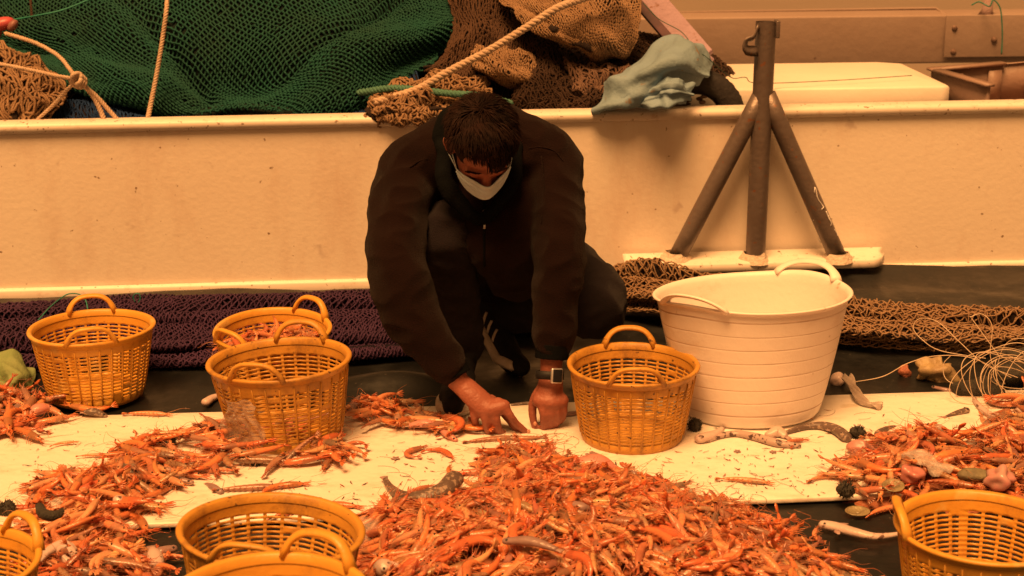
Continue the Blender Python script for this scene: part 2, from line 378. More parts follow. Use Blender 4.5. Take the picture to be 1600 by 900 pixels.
# raised white ledge the stand is welded to
b = MB(); prof = [(0.001, 0.012), (0.135, 0.012), (0.135, 0.105), (0.122, 0.117), (0.001, 0.125)]
zl = P(1180, 404, SY)[2]
xa, xb = W(975, 410, .1)[0], W(1385, 410, .1)[0]
prof = [(0.0185, zl - 0.03), (0.108, zl - 0.03), (0.112, zl - 0.026), (0.112, zl - 0.006), (0.106, zl - 0.0005), (0.03, zl + 0.002), (0.0185, zl + 0.014)]
g = along(prof, xa, xb, 50)
for i in (0, -1):
    pass
taper = np.ones(50); taper[:4] = [0.35, 0.7, 0.9, 1]; taper[-4:] = [1, 0.9, 0.7, 0.35]
for i in range(50):
    base = g[0, i].copy()
    for k in range(len(prof)):
        dxy = g[k, i, :2] - base[:2]; g[k, i, :2] = base[:2] + dxy * taper[i]
b.grid(g); n = len(prof); o = b.build('stand_ledge', M_rail)
tag(o, 'low white painted ledge under the three feet of the pipe stand', 'ledge'); 
m = o.modifiers.new('t', 'SOLIDIFY'); m.thickness = 0.003; m.offset = -1

# steel beam beyond
BY = 6.55
bm_ = empty('steel_beam', (1.5, BY, 0.5), 'long rusty painted steel beam across the far side of the boat', 'beam')
def farbox(name, u0, v0, u1, v1, Y, dep, m, parent, bev=0.01, ydir=YAW):
    a = P(u0, v1, Y); 
    c0 = P(u0, v0, Y); c1 = P(u1, v0, Y)
    h = c0[2] - a[2]; L = (c1[0] - c0[0]) / math.cos(ydir)
    Mz = Matrix.Rotation(ydir, 3, 'Z')
    ctr = c0 + np.array(Mz @ Vector((L / 2, dep / 2, -h / 2)))
    b = MB(); b.box(ctr, (L, dep, h), Mz, bev); return b.build(name, m, parent)
farbox('web', 880, 30, 1900, 106, BY, 0.2, M_beam, bm_, 0.008, R(1.5))
b = MB(); a = P(1056, 24, BY + .20); c = P(1466, 17, BY + .25); b.tube([P(880, 27, BY + .2), a, c], [.008] * 3, 8); b.tube([P(1040, 20, BY + .2), P(1462, 13, BY + .24), P(1482, 28, BY + .02)], .006, 8); b.build('top_flange', M_beam, bm_)
farbox('splice_plate', 1479, 24, 1900, 90, BY - 0.012 + .02, 0.01, M_beam, bm_, 0.003, R(1.5))
for (u, v) in ((1491, 44), (1489, 81), (1553, 62)):
    b = MB(); p = P(u, v, BY - 0.006 + .02); b.tube([p + np.array([0, .01, 0]), p, p - np.array([0, .008, 0]), p - np.array([0, .012, 0])], [0.013, .013, .012, .006], 8); b.build('bolt', M_bolt, bm_)
# wooden post with green cord on the beam
M_wood = mat('weathered_wood', (0.42, 0.30, 0.30), (0.25, 0.16, 0.17), 0.8, 6, 0.5, 40, 1.5, stretch=(1, 8, 1))
b = MB(); p = P(1541, 14, BY + .05); b.tube([p + np.array([0, 0, -0.03]), p + np.array([0.005, 0, 0.0]), p + np.array([0.006, 0, 0.12])], [.034, .022, .022], 10); o = b.build('mooring_post', M_wood); tag(o, 'short stub of a post standing on the steel beam', 'post')
# white insulated lid
bx = empty('insulated_box', (1.1, 5.5, 0.12), 'white insulated fish box with a chamfered lid behind the rail', 'fish box')
LY = 5.22; z1 = P(1488, 136, LY)[2]
xr = P(1488, 136, LY)[0]; xl = P(1075, 140, LY)[0]
def lidpoly(g_, z): return [np.array([xl, LY - .01 + g_, z]), np.array([xr - .03, LY + .02 + g_, z]), np.array([xr - g_, LY + .035 + g_, z]), np.array([xr - g_, LY + .07, z]), np.array([xr - .04, LY + .56 - g_, z]), np.array([xr - .12, LY + .60 - g_, z]), np.array([xl, LY + .57 - g_, z])]
b = MB(); lay = [(0.012, z1 - .12), (0.0, z1 - .115), (0.0, z1 - .008), (0.004, z1 - .002), (0.01, z1)]
b.grid(np.array([lidpoly(*q) for q in lay]), flip=False, closed=True); n0 = b.n - 7; b.f.append(tuple(range(n0, n0 + 7))); b.m.append(0); o = b.build('lid', M_lid, bx)
b = MB(); b.box(((xl + xr) / 2 - .02, LY + .30, (z1 - .12 + .12) / 2 - .002), (xr - xl - .06, .5, z1 - .12 - .125), None, .01); b.build('body', M_lid, bx)
# dull crate, right
cr = empty('fish_crate', (1.85, 5.35, 0.3), 'dull reddish plastic crate behind the rail at far right', 'crate')
cz = P(1455, 110, 5.55)[2]
ca, cb_ = P(1455, 112, 5.55), P(1800, 72, 5.75)
dx = norm((cb_ - ca) * [1, 1, 0]); dn = np.array([dx[1], -dx[0], 0])
def crq(s_, t_, z): q = ca + dx * s_ + dn * t_; q = q.copy(); q[2] = z + s_ * 0.04; return q
zb = cz - .13
def wallbox(b, s0, s1, t0, t1, za, zc):
    v = [crq(s_, t_, z) for z in (za, zc) for t_ in (t0, t1) for s_ in (s0, s1)]
    b.add(v, [(0, 2, 3, 1), (4, 5, 7, 6), (0, 1, 5, 4), (2, 6, 7, 3), (0, 4, 6, 2), (1, 3, 7, 5)])
b = MB()
for s0, s1, t0, t1, top in ((0, .9, 0, .012, 0), (0, .012, .012, .38, 0), (0, .9, .38, .392, -.095), (.9, .912, 0, .39, 0)): wallbox(b, s0, s1, t0, t1, zb, cz + top)
for k in range(6): wallbox(b, .06 + k * .15, .11 + k * .15, .0125, .024, zb + .002, cz - .016)
b.build('side_wall', M_crate, cr)
b = MB(); wallbox(b, -.012, .27, -.012, .03, cz + .0005, cz + .010); wallbox(b, .272, .41, -.002, .018, cz - .012 + .013, cz + .003); wallbox(b, .412, .95, -.012, .03, cz + .0005, cz + .010); wallbox(b, -.012, .02, .032, .392, cz + .0005, cz + .010); b.build('rim', M_crate, cr)
b = MB(); wallbox(b, .001, .9, .001, .38, zb - .01, zb - .001); b.build('bottom', mat('crate_bottom', (0.40, 0.24, 0.18), (0.3, .17, .13), .5, 8), cr)
# supports behind the rail so nothing floats
b = MB(); b.box(ca + dx * .45 + dn * .19 + np.array([0, 0, (.12 - cz + (zb - .015 - .12)) / 1 * 0]), (0.7, .3, .001)); 
b = MB(); hh = zb - .012 - .125; p = ca + dx * .45 + dn * .2; b.box((p[0], p[1], .12 + hh / 2), (.8, .34, hh), Matrix.Rotation(math.atan2(dx[1], dx[0]), 3, 'Z'), .01); o = b.build('lower_crate', M_crate); tag(o, 'closed dark crate supporting the open reddish crate', 'crate')

# ------------------------------------------------------------------ baskets
def basket_meshes(seed, rt=.148, rb=.116, h=.180, cells=30, rows=14, broken=()):
    rd = random.Random(seed)
    def rad(z): t = z / h; return rb + (rt - rb) * (t ** 0.85)
    def defo(a, z): t = z / h; return 1 + 0.018 * t * math.sin(2 * a + seed) + 0.008 * t * math.sin(3 * a + seed * 2)
    def pt(a, z, o=0): r = (rad(z) + o) * defo(a, z); return np.array([r * math.cos(a), r * math.sin(a), z])
    aa = []; hole_c = []
    for i in range(cells):
        a0 = i * 2 * math.pi / cells; da = 2 * math.pi / cells
        w_ = 0.20 if i % 15 else 0.55
        aa += [a0, a0 + da * w_, a0 + da * (w_ + 1) / 2]; hole_c += [0, 1, 1]
    zz = [0.0, 0.008, 0.020]; hr = [0, 0]
    zr = np.linspace(0.020, 0.150, rows + 1)
    for k in range(rows):
        zz += [zr[k] + (zr[k + 1] - zr[k]) * 0.54, zr[k + 1]]; hr += [1, 0] if True else 0
    hr = [0, 0] + [x for k in range(rows) for x in (1, 0)]
    zz += [0.162, h - .002]; hr += [0, 0]
    V = np.array([[pt(a, z) for a in aa] for z in zz]); nA = len(aa)
    fs = []
    closed_ = set((rd.randrange(cells), rd.randrange(rows)) for _ in range(16))
    for j in range(len(zz) - 1):
        for i in range(nA):
            if hole_c[i] and hr[j]:
                if (i // 3, (j - 2) // 2) not in closed_: continue
            i2 = (i + 1) % nA
            fs.append((j * nA + i, j * nA + i2, (j + 1) * nA + i2, (j + 1) * nA + i))
    b = MB(); b.add(V.reshape(-1, 3), fs)
    wall = b
    ribs = MB()
    for i in range(cells):
        a = i * 2 * math.pi / cells + 0.1 * 2 * math.pi / cells
        ribs.tube([pt(a, z, .0022) for z in np.linspace(0.012, 0.160, 9)], 0.0017, 5)
    rim = MB()
    th = np.linspace(0, 2 * math.pi, 73)[:-1]
    prof = [(-.002, -.014), (.003, -.014), (.0045, -.006), (.0085, -.004), (.0095, .000), (.007, .0035), (.001, .004), (-.003, .001), (-.003, -.012)]
    rim.grid(np.array([[pt(a, h + dz, o) for a in th] for (o, dz) in prof]), closed=True)
    hand = []
    for s_ in (0, math.pi):
        hm = MB(); L = 0.40
        pts = []; rr = []
        for t in np.linspace(-1, 1, 21):
            a = math.pi / 2 + s_ + t * L * (1 if abs(t) < .99 else 1.03)
            up = 0.044 * (1 - abs(t) ** 3.0) ** 0.70
            q = pt(a, h, .004); q[2] = h - .004 + up; k = 1 + (0.010 + rd.random() * .0) * up / .047; q[:2] *= k; pts.append(q); rr.append(.0090 if abs(t) < .8 else .0090 + .012 * (abs(t) - .8))
        hm.tube(pts, rr, 10, flat=0.62, ref=(0, 0, 1)); hand.append(hm)
    base = MB(); rg = [(0.0, .001), (rb * .5, .001), (rb * .96, .002), (rb - .001, .006), (rb * .5, .006), (0.0, .006)]
    base.grid(np.array([[(max(r, 1e-4) * math.cos(a), max(r, 1e-4) * math.sin(a), z) for a in th] for r, z in rg]), closed=True, flip=False)
    return wall, ribs, rim, hand, base
BM = {}
def basket(loc, rz, label, seed=0, scale=(1, 1, 1), tilt=(0, 0), hs_=(0, 1), mt=None):
    mt = mt or M_yel; key = (seed, mt.name)
    root = empty('basket', loc, label, 'basket', 'yellow openwork fish baskets', world=False)
    root.rotation_euler = (tilt[0], tilt[1], rz); root.scale = scale
    if key not in BM:
        wl, ribs, rim, hand, base = basket_meshes(seed)
        BM[key] = (wl.mesh('wall', mt), ribs.mesh('rib', mt), rim.mesh('rim', mt), [h_.mesh('handle', mt) for h_ in hand], base.mesh('base', mt))
    wl, ribs, rim, hand, base = BM[key]
    k = lambda n_, m_: link(n_, m_, root)
    solid(k('wall', wl), .0026); k('ribs', ribs); k('rim', rim); k('base', base)
    for i_ in hs_: k('handle', hand[i_])
    return root
def gp(u, v, z=0.0): p = G(u, v, z); return p
B1 = (gp(138, 642)[0], gp(138, 642)[1] + .092, 0.012)
basket(B1, R(14), 'empty yellow basket in front of the purple net at far left', 1)
p = gp(441, 700); B2 = (p[0] + .010, p[1] + .035, BZ + .003)
basket(B2, R(-14), 'cracked yellow basket with torn plastic film on its side, overlapping the shrimp filled basket', 2, (1.09, 1.0, 1.06), (R(2), R(-3)), mt=M_yel2)
p = gp(414, 622); B3 = (p[0] + .032, 3.865, 0.012)
basket(B3, R(-38), 'yellow basket full of shrimps beside the purple net', 3, (.97, .97, 1.0), (R(3), R(2)))
p = gp(994, 713); B4 = (p[0] - .004, p[1] + .085, BZ + .001)
basket(B4, R(-1), 'yellow basket standing between the man and the white tub', 4, mt=M_yel2)
d_ = P(414, 834, 2.61); B5 = (d_[0], 2.615, 0.03)
basket(B5, R(-8), 'worn yellow basket with a split rim at the bottom edge left of the heap', 5, (1.08, .98, .99), (0, R(4)), hs_=(1,), mt=M_yel2)
d_ = P(415, 940, 2.12); B6 = (d_[0], 2.13, 0.135)
basket(B6, R(-24), 'out of focus yellow basket cut by the bottom edge, upper of a nested pair', 4, (1.02, 1.02, 1))
basket((d_[0], 2.13, 0.018), R(-20), 'lower yellow basket nested under another at the bottom edge', 4, (1.02, 1.02, 1))
d_ = P(-82, 868, 2.52); B7 = (d_[0], 2.52, 0.012)
basket(B7, R(-45), 'yellow basket cut off by the bottom left corner', 2)
d_ = P(1537, 820, 2.645); B8 = (d_[0], 2.645, 0.008)
basket(B8, R(84), 'yellow basket at bottom right holding a few shrimps', 1, (1.02, 1.02, 1.0))

# ------------------------------------------------------------------ white tub
TX = P(1181, 460, 3.70)[0]; TY = 3.70; tz = BZ
tub = empty('tub', (TX, TY, tz), 'large white flexible tub with two handles beside the steel stand', 'tub', world=False)
tub.rotation_euler = (R(-1), R(-1.5), 0)
RX, RYb, HT = .232, .185, .305
def tr(a, z, o=0.0):
    t = z / HT; k = .69 + .31 * t ** .8
    rx, ry = RX * k + o, RYb * k + o
    return np.array([rx * math.cos(a), ry * math.sin(a), 0])
HA = (R(46), R(226))
def rise(a):   # the rim lifts where the handles grow out of it
    return sum(0.010 * math.exp(-((math.atan2(math.sin(a - h_), math.cos(a - h_)) / 0.42) ** 2)) for h_ in HA) + .002 * math.cos(2 * (a - HA[0]))
th = np.linspace(0, 2 * math.pi, 97)[:-1]
def tring(z, o, k=1.0): 
    out = []
    for a in th:
        q = tr(a, z, o); q[2] = z + rise(a) * (z / HT) ** 3 * k; out.append(q)
    return out
rings = [[(1e-3 * math.cos(a), 1e-3 * math.sin(a), 0.001) for a in th], tring(0.0, -.02), tring(0.003, -.004)]
for z in np.linspace(.012, HT - .012, 150):
    k = (z % .0345) / .0345
    rings.append(tring(z, -.0006 if k < .07 else 0.0))
rings += [tring(HT - .007, .001), tring(HT - .004, .007), tring(HT, .009), tring(HT + .002, .005), tring(HT, -.001)]
for z in np.linspace(HT - .01, .01, 20): rings.append(tring(z, -.004))
rings.append(tring(.006, -.03)); rings.append([(1e-3 * math.cos(a), 1e-3 * math.sin(a), 0.006) for a in th])
b = MB(); b.grid(np.array(rings), closed=True)
zs_ = np.linspace(.012, HT - .012, 150); 
for j in range(149):
    if zs_[j] % .0345 < .0021: b.m[(j + 3) * 96:(j + 4) * 96] = [1] * 96
b.build('body', [M_tub, mat('grime_in_groove', (.46, .33, .27), (.72, .62, .58), .6, 9)], tub)
for h_ in HA:
    b = MB(); pts = []; rr = []
    for t in np.linspace(-1, 1, 25):
        a = h_ + t * .40; up = .028 * (1 - abs(t) ** 2.6) ** .8
        q = tr(a, HT, .004 + .016 * up / .04); q[2] = HT + rise(a) - .004 + up; pts.append(q); rr.append(.0105 if abs(t) < .7 else .0105 + .014 * (abs(t) - .7))
    b.tube(pts, rr, 12, flat=.42, ref=(math.cos(h_) * .0, 0, 1)); b.build('handle', M_tub, tub)
# ------------------------------------------------------------------ nets
def patch(ctrl, folds=None, W_=220, H_=120):
    c = np.array([[P(*q) for q in row] for row in ctrl])     # rows x cols x 3
    h, w_, _ = c.shape
    a = spline(c.transpose(1, 0, 2).reshape(w_, h * 3), np.linspace(0, w_ - 1, W_)).reshape(W_, h, 3).transpose(1, 0, 2)
    g = spline(a.reshape(h, W_ * 3), np.linspace(0, h - 1, H_)).reshape(H_, W_, 3)
    if folds:
        n = gridn(g); uu, vv = np.meshgrid(np.linspace(0, 1, W_), np.linspace(0, 1, H_))
        g = g + n * folds(uu, vv)[..., None]
    return g
def gridn(g):
    n = norm(np.cross(np.gradient(g, axis=1), np.gradient(g, axis=0)))
    s = np.sign((n * (np.array([0, 0, CAMH]) - g)).sum(-1).mean()) or 1
    return n * s
def sample(g, u, v):
    H_, W_, C = g.shape; x = np.clip(u, 0, 1) * (W_ - 1); y = np.clip(v, 0, 1) * (H_ - 1)
    i = np.minimum(x.astype(int), W_ - 2); j = np.minimum(y.astype(int), H_ - 2); a = (x - i)[..., None]; c = (y - j)[..., None]
    return (g[j, i] * (1 - a) + g[j, i + 1] * a) * (1 - c) + (g[j + 1, i] * (1 - a) + g[j + 1, i + 1] * a) * c
def ridges(seed, k=7, amp=0.02, fmin=2, fmax=9, ang=None, spread=1.0):
    rg = np.random.default_rng(seed); fs = []
    for _ in range(k):
        f = rg.uniform(fmin, fmax); a = (rg.uniform(0, math.pi) if ang is None else ang + rg.normal() * spread * .35); fs.append((f * math.cos(a), f * math.sin(a), rg.uniform(0, 6.28), rg.uniform(.5, 1.5), rg.uniform(.5, 2.5), rg.uniform(0, 6)))
    def F(u, v):
        s = 0
        for fx, fy, ph, wgt, wf, wp in fs:
            s = s + wgt * (1 - 2 * np.abs(np.sin((fx * u + fy * v) * 3.14 * .5 + ph + .9 * np.sin(wf * 3 * (v - u) + wp))) ** 1.3)
        return amp * s / math.sqrt(k)
    return F
def netting(b, g, nu, nv, r, jit=0.15, sw=0.012, K=5, seed=0, tint=None, relief=None, diag=False):
    rg = np.random.default_rng(seed); n = gridn(g)
    J, I = np.meshgrid(np.arange(nv + 1), np.arange(nu + 1), indexing='ij')
    U = (I + 0.5 * (J % 2)) / nu + rg.normal(0, jit * .4 / nu, I.shape); V = J / nv + rg.normal(0, jit * .4 / nv, I.shape)
    # slow wander so the rows do not run dead straight
    ph = rg.uniform(0, 6, 4)
    U2 = U + .6 / nu * np.sin(V * 17 + ph[0] + 5 * U); V2 = V + 1.0 / nv * np.sin(U * 13 + ph[1]) + .7 / nv * np.sin(U * 31 + V * 9 + ph[2])
    segs = []
    for j in range(nv):
        sh = 0 if j % 2 == 0 else 1
        for dlt in (0, 1):
            i0 = np.arange(0, nu + 1); i1 = i0 + dlt - (1 - sh)
            ok = (i1 >= 0) & (i1 <= nu)
            segs.append(np.stack([U2[j, i0[ok]], V2[j, i0[ok]], U2[j + 1, i1[ok]], V2[j + 1, i1[ok]], np.full(ok.sum(), dlt)], 1))
    S = np.concatenate(segs); t = np.linspace(0, 1, K)
    ts = t + 0.10 * np.sin(2 * math.pi * t)
    u = S[:, 0:1] + (S[:, 2:3] - S[:, 0:1]) * ts; v = S[:, 1:2] + (S[:, 3:4] - S[:, 1:2]) * t
    p = sample(g, u, v); nn = norm(sample(n, u, v))
    off = (relief or r) * (0.6 + .9 * np.sin(math.pi * t)[None, :] * (S[:, 4:5] * 1.4 - .4)) + rg.normal(0, r * .25, (len(S), 1))
    p = p + nn * off[..., None]
    keep = (rg.random(len(S)) > .01)
    b.batch(p[keep], nn[keep], r, 4)
def net_thing(name, label, ctrl, nu, nv, r, m, mback, fold=None, root=None, part='netting', jit=.2, seed=1, back=.012, relief=None, cat='net', layers=1, loc=None, group=None, knots=False):
    g = patch(ctrl, fold)
    if root is None: root = empty(name, g.reshape(-1, 3)[:, :].mean(0) * [1, 1, 0] + [0, 0, g[..., 2].min()], label, cat, group)
    b = MB()
    for L in range(layers): netting(b, g - gridn(g) * (.008 * L), nu, nv, r, jit, seed=seed + L, relief=relief)
    b.build(part, m, root)
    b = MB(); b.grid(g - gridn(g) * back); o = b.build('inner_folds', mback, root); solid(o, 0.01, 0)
    return g, root
def tmat(name, c, c2, sc=9, rough=.8): return mat(name, c, c2, rough, sc, .5, 260, 1.8, spec=.2)
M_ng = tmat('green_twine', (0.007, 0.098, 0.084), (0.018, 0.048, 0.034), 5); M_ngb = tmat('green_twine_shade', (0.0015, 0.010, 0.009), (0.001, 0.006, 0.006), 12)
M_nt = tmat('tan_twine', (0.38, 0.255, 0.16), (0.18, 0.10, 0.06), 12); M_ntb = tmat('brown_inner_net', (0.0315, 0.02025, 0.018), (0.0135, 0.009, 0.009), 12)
M_nb = tmat('dark_brown_twine', (0.065, 0.039, 0.02925), (0.0325, 0.0182, 0.0143), 12); M_nbl = tmat('blue_twine', (0.012, 0.054, 0.18), (0.012, 0.024, 0.072), 9)
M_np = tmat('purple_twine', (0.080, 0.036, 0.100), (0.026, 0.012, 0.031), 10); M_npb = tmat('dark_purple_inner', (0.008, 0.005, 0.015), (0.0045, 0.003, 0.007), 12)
M_rope = mat('tan_rope', (0.561, 0.442, 0.357), (0.425, 0.306, 0.221), .8, 30, .4, 200, 1.4, spec=.2)
M_grope = tmat('green_rope', (0.10, 0.26, 0.20), (0.05, 0.12, 0.1), 20)

# dark heap of old netting that everything behind the rail lies on
b = MB()
xs = np.linspace(-2.5, 1.05, 90); 
prof_s = np.linspace(0, 1, 26); g = []
for s_ in prof_s:
    row = []
    for x in xs:
        e = min(1, max(0, (0.98 - x) / .45)) ** .6
        y = wallY(x) + .12 + .9 * s_ + (.3 if x < -.3 else .12) * min(1, s_ * 5); z = .12 + (zt - .02 - .12) * min(1, s_ * 9) * (0.55 + .45 * e) + e * (.06 if x < -.25 else .17) * math.sin(math.pi * min(1, s_ * 1.05)) + .03 * noise.noise(Vector((x * 5, y * 5, 1)))
        if s_ == 1: z = .12
        row.append((x, y, z))
    g.append(row)
g = np.array(g); core = empty('dark_net_heap', (-.7, 5.4, .12), 'heap of old dark brown netting behind the rail under the green and tan nets', 'net')
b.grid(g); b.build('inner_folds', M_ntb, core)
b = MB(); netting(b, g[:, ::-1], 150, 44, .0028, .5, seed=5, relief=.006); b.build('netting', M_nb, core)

# green knitted net
Yb = lambda u: W(u, 180)[1]
def rowc(pts): return pts
green = [
 [(-90, -60, 5.75), (40, -60, 5.75), (180, -75, 5.8), (330, -80, 5.8), (470, -80, 5.8), (610, -70, 5.75), (712, -60, 5.7)],
 [(-50, -20, 5.55), (60, -12, 5.5), (190, -15, 5.5), (330, -15, 5.5), (470, -20, 5.5), (610, -20, 5.5), (716, -8, 5.55)],
 [(-25, 30, 5.4), (70, 38, 5.32), (200, 40, 5.28), (330, 40, 5.25), (470, 38, 5.27), (610, 30, 5.3), (712, 22, 5.45)],
 [(10, 62, 5.3), (90, 78, 5.22), (210, 95, 5.14), (330, 98, 5.10), (460, 95, 5.12), (600, 75, 5.2), (704, 52, 5.36)],
 [(45, 95, 5.22), (120, 118, 5.13), (220, 140, 5.04), (330, 148, 5.00), (450, 145, 5.03), (585, 122, 5.12), (694, 84, 5.30)],
 [(75, 116, 5.22), (145, 150, 5.11), (230, 170, 5.02), (325, 186, 4.96), (445, 187, 4.99), (560, 168, 5.10), (682, 108, 5.30)],
 [(95, 128, 5.35), (160, 162, 5.30), (235, 184, 5.2), (325, 197, 5.15), (440, 197, 5.16), (555, 178, 5.3), (672, 118, 5.5)]]
fa = ridges(11, 5, .050, 1.6, 4, ang=.5); fb = ridges(3, 6, .014, 4, 10)
def gf(u, v):
    e = np.clip(1 - np.abs(v - .5) * 1.6, .15, 1)
    c = -.075 * np.exp(-((u - .33 - .35 * (v - .2)) / .035) ** 2) * np.clip((v - .1) * 4, 0, 1) * np.clip((.85 - v) * 4, 0, 1)
    c2 = -.06 * np.exp(-((u - .78 + .5 * (v - .3)) / .03) ** 2) * np.clip((.6 - v) * 3, 0, 1)
    return (fa(u, v) + fb(u, v)) * e + c + c2
ggreen, _ = net_thing('green_net', 'large dark green knitted fishing net bulging over the rail at left', green, 72, 90, .0036, M_ng, M_ngb, gf, jit=.2, back=.010, relief=.006)

# tan net hanging on the left
tl = [[(-60, 45, 5.15), (-20, 55, 5.1), (20, 72, 5.08), (60, 90, 5.08), (90, 118, 5.1)],
      [(-60, 90, 5.05), (-20, 95, 5.0), (20, 105, 4.97), (60, 115, 4.98), (104, 138, 5.02)],
      [(-60, 140, 4.98), (-20, 145, 4.93), (20, 148, 4.90), (60, 150, 4.92), (98, 158, 4.97)],
      [(-60, 185, 4.93), (-20, 188, 4.89), (20, 190, 4.87), (50, 190, 4.88), (72, 190, 4.94)],
      [(-60, 198, 5.0), (-20, 200, 4.98), (20, 200, 4.95), (50, 200, 4.96), (68, 198, 5.0)]]
net_thing('tan_net', 'coarse tan net with open meshes at the left end of the rail', tl, 16, 20, .0042, M_nt, M_ntb, ridges(21, 6, .012, 3, 8), jit=.9, seed=4, layers=2, back=.02)
# blue netting under the green net
bl1 = [[(60, 160, 5.12), (130, 150, 5.14), (200, 165, 5.12), (290, 180, 5.05)], [(50, 180, 4.99), (130, 175, 5.0), (210, 180, 4.98), (310, 187, 4.96)], [(55, 198, 4.96), (130, 198, 4.95), (210, 197, 4.94), (320, 195, 4.94)]]
net_thing('blue_net', 'dark blue netting squeezed under the green net at left', bl1, 60, 10, .0022, M_nbl, M_ntb, ridges(5, 5, .008, 2, 8), jit=.9, seed=8)
bl2 = [[(470, 165, 5.2), (520, 155, 5.2), (580, 130, 5.22), (650, 110, 5.24)], [(460, 180, 5.02), (520, 176, 5.03), (590, 165, 5.05), (660, 150, 5.08)], [(455, 194, 4.98), (520, 193, 4.98), (590, 190, 4.98), (665, 186, 5.0)]]
net_thing('blue_net', 'dark blue netting between the green net and the tan clump', bl2, 60, 10, .0022, M_nbl, M_ntb, ridges(6, 5, .008, 2, 8), jit=.9, seed=9)

# tan nets in the middle
t1 = [[(690, -50, 5.5), (760, -50, 5.48), (820, -40, 5.45), (880, -20, 5.45)],
      [(700, 10, 5.38), (750, 5, 5.34), (800, 20, 5.33), (850, 45, 5.36)],
      [(705, 50, 5.30), (750, 42, 5.26), (795, 50, 5.26), (835, 72, 5.3)],
      [(690, 85, 5.24), (735, 85, 5.2), (790, 90, 5.2), (828, 108, 5.24)],
      [(665, 110, 5.22), (720, 118, 5.16), (780, 125, 5.15), (825, 138, 5.2)],
      [(650, 128, 5.3), (715, 140, 5.25), (780, 150, 5.24), (825, 152, 5.3)]]
net_thing('brown_net', 'reddish brown net stretched in the middle below the thick rope', t1, 34, 30, .0032, tmat('rust_twine', (0.11, 0.062, 0.042), (0.04, 0.022, 0.016), 14), M_ntb, ridges(31, 6, .022, 2, 6, ang=.9), jit=.6, seed=12)
t2 = [[(765, -55, 5.4), (840, -60, 5.35), (920, -60, 5.35), (990, -50, 5.45)],
      [(775, -10, 5.3), (850, -15, 5.2), (930, -15, 5.2), (1000, 5, 5.3)],
      [(790, 5, 5.22), (860, 22, 5.12), (930, 30, 5.12), (998, 40, 5.22)],
      [(812, 22, 5.18), (870, 50, 5.08), (930, 66, 5.08), (992, 70, 5.18)],
      [(835, 38, 5.18), (880, 66, 5.10), (930, 86, 5.1), (978, 92, 5.2)],
      [(850, 42, 5.3), (890, 70, 5.25), (930, 92, 5.25), (970, 96, 5.32)]]
net_thing('tan_net', 'rounded bundle of fine tan net hanging above the dark netting', t2, 52, 44, .0028, M_nt, M_ntb, ridges(41, 4, .012, 2, 5), jit=.3, seed=14, relief=.003)
t3 = [[(742, 72, 5.18), (790, 70, 5.14), (835, 88, 5.2)], [(735, 92, 5.12), (790, 96, 5.08), (838, 112, 5.14)], [(745, 112, 5.12), (795, 122, 5.06), (842, 135, 5.12)], [(770, 122, 5.2), (800, 134, 5.14), (842, 146, 5.2)]]
net_thing('tan_net', 'small wedge of tan net tucked under the thick rope', t3, 26, 20, .003, M_nt, M_ntb, ridges(42, 4, .01, 2, 5), jit=.4, seed=15)
# twisted tan net clump on the rail left of the man's hood
t4 = [[(575, 168, 5.05), (600, 140, 5.06), (650, 118, 5.1), (700, 112, 5.12), (760, 132, 5.16)],
      [(572, 178, 4.93), (600, 150, 4.92), (650, 135, 4.96), (700, 128, 5.0), (765, 142, 5.08)],
      [(572, 184, 4.88), (600, 166, 4.86), (650, 158, 4.88), (700, 150, 4.92), (768, 152, 5.02)],
      [(575, 190, 4.88), (605, 186, 4.85), (655, 184, 4.86), (700, 180, 4.9), (770, 172, 5.0)],
      [(580, 196, 4.93), (610, 194, 4.92), (655, 192, 4.93), (700, 190, 4.95), (770, 186, 5.05)]]
net_thing('tan_net', 'crumpled clump of tan net lying on the rail beside the man', t4, 26, 22, .0036, M_nt, M_ntb, ridges(43, 6, .014, 3, 8), jit=1.3, seed=16, layers=2, back=.018)
# shaggy dark netting sagging right of centre
t5 = [[(815, 70, 5.3), (860, 80, 5.28), (920, 95, 5.26), (985, 90, 5.3), (1040, 60, 5.35)],
      [(815, 110, 5.16), (860, 115, 5.12), (920, 120, 5.1), (980, 118, 5.14), (1020, 100, 5.25)],
      [(800, 150, 5.05), (860, 150, 5.02), (920, 150, 5.0), (970, 150, 5.05), (1000, 140, 5.15)],
      [(790, 190, 5.0), (860, 185, 4.97), (920, 182, 4.97), (960, 180, 5.02), (980, 178, 5.1)]]
net_thing('dark_net', 'shaggy dark brown net sagging to the rail beside the blue grey cloth', t5, 40, 30, .0026, M_nb, M_ntb, ridges(44, 7, .03, 2, 7, ang=.2), jit=1.2, seed=18, layers=2)
t6 = [[(880, 85, 5.2), (930, 100, 5.14), (985, 98, 5.18)], [(890, 112, 5.1), (935, 125, 5.06), (978, 122, 5.1)], [(895, 140, 5.04), (930, 150, 5.0), (962, 150, 5.04)]]
net_thing('brown_net', 'loose scrap of lighter brown net over the shaggy dark net', t6, 16, 14, .0034, tmat('brown_twine', (0.20, 0.13, 0.1), (0.09, .05, .04), 14), M_nb, ridges(45, 6, .015, 2, 6), jit=1.2, seed=19)

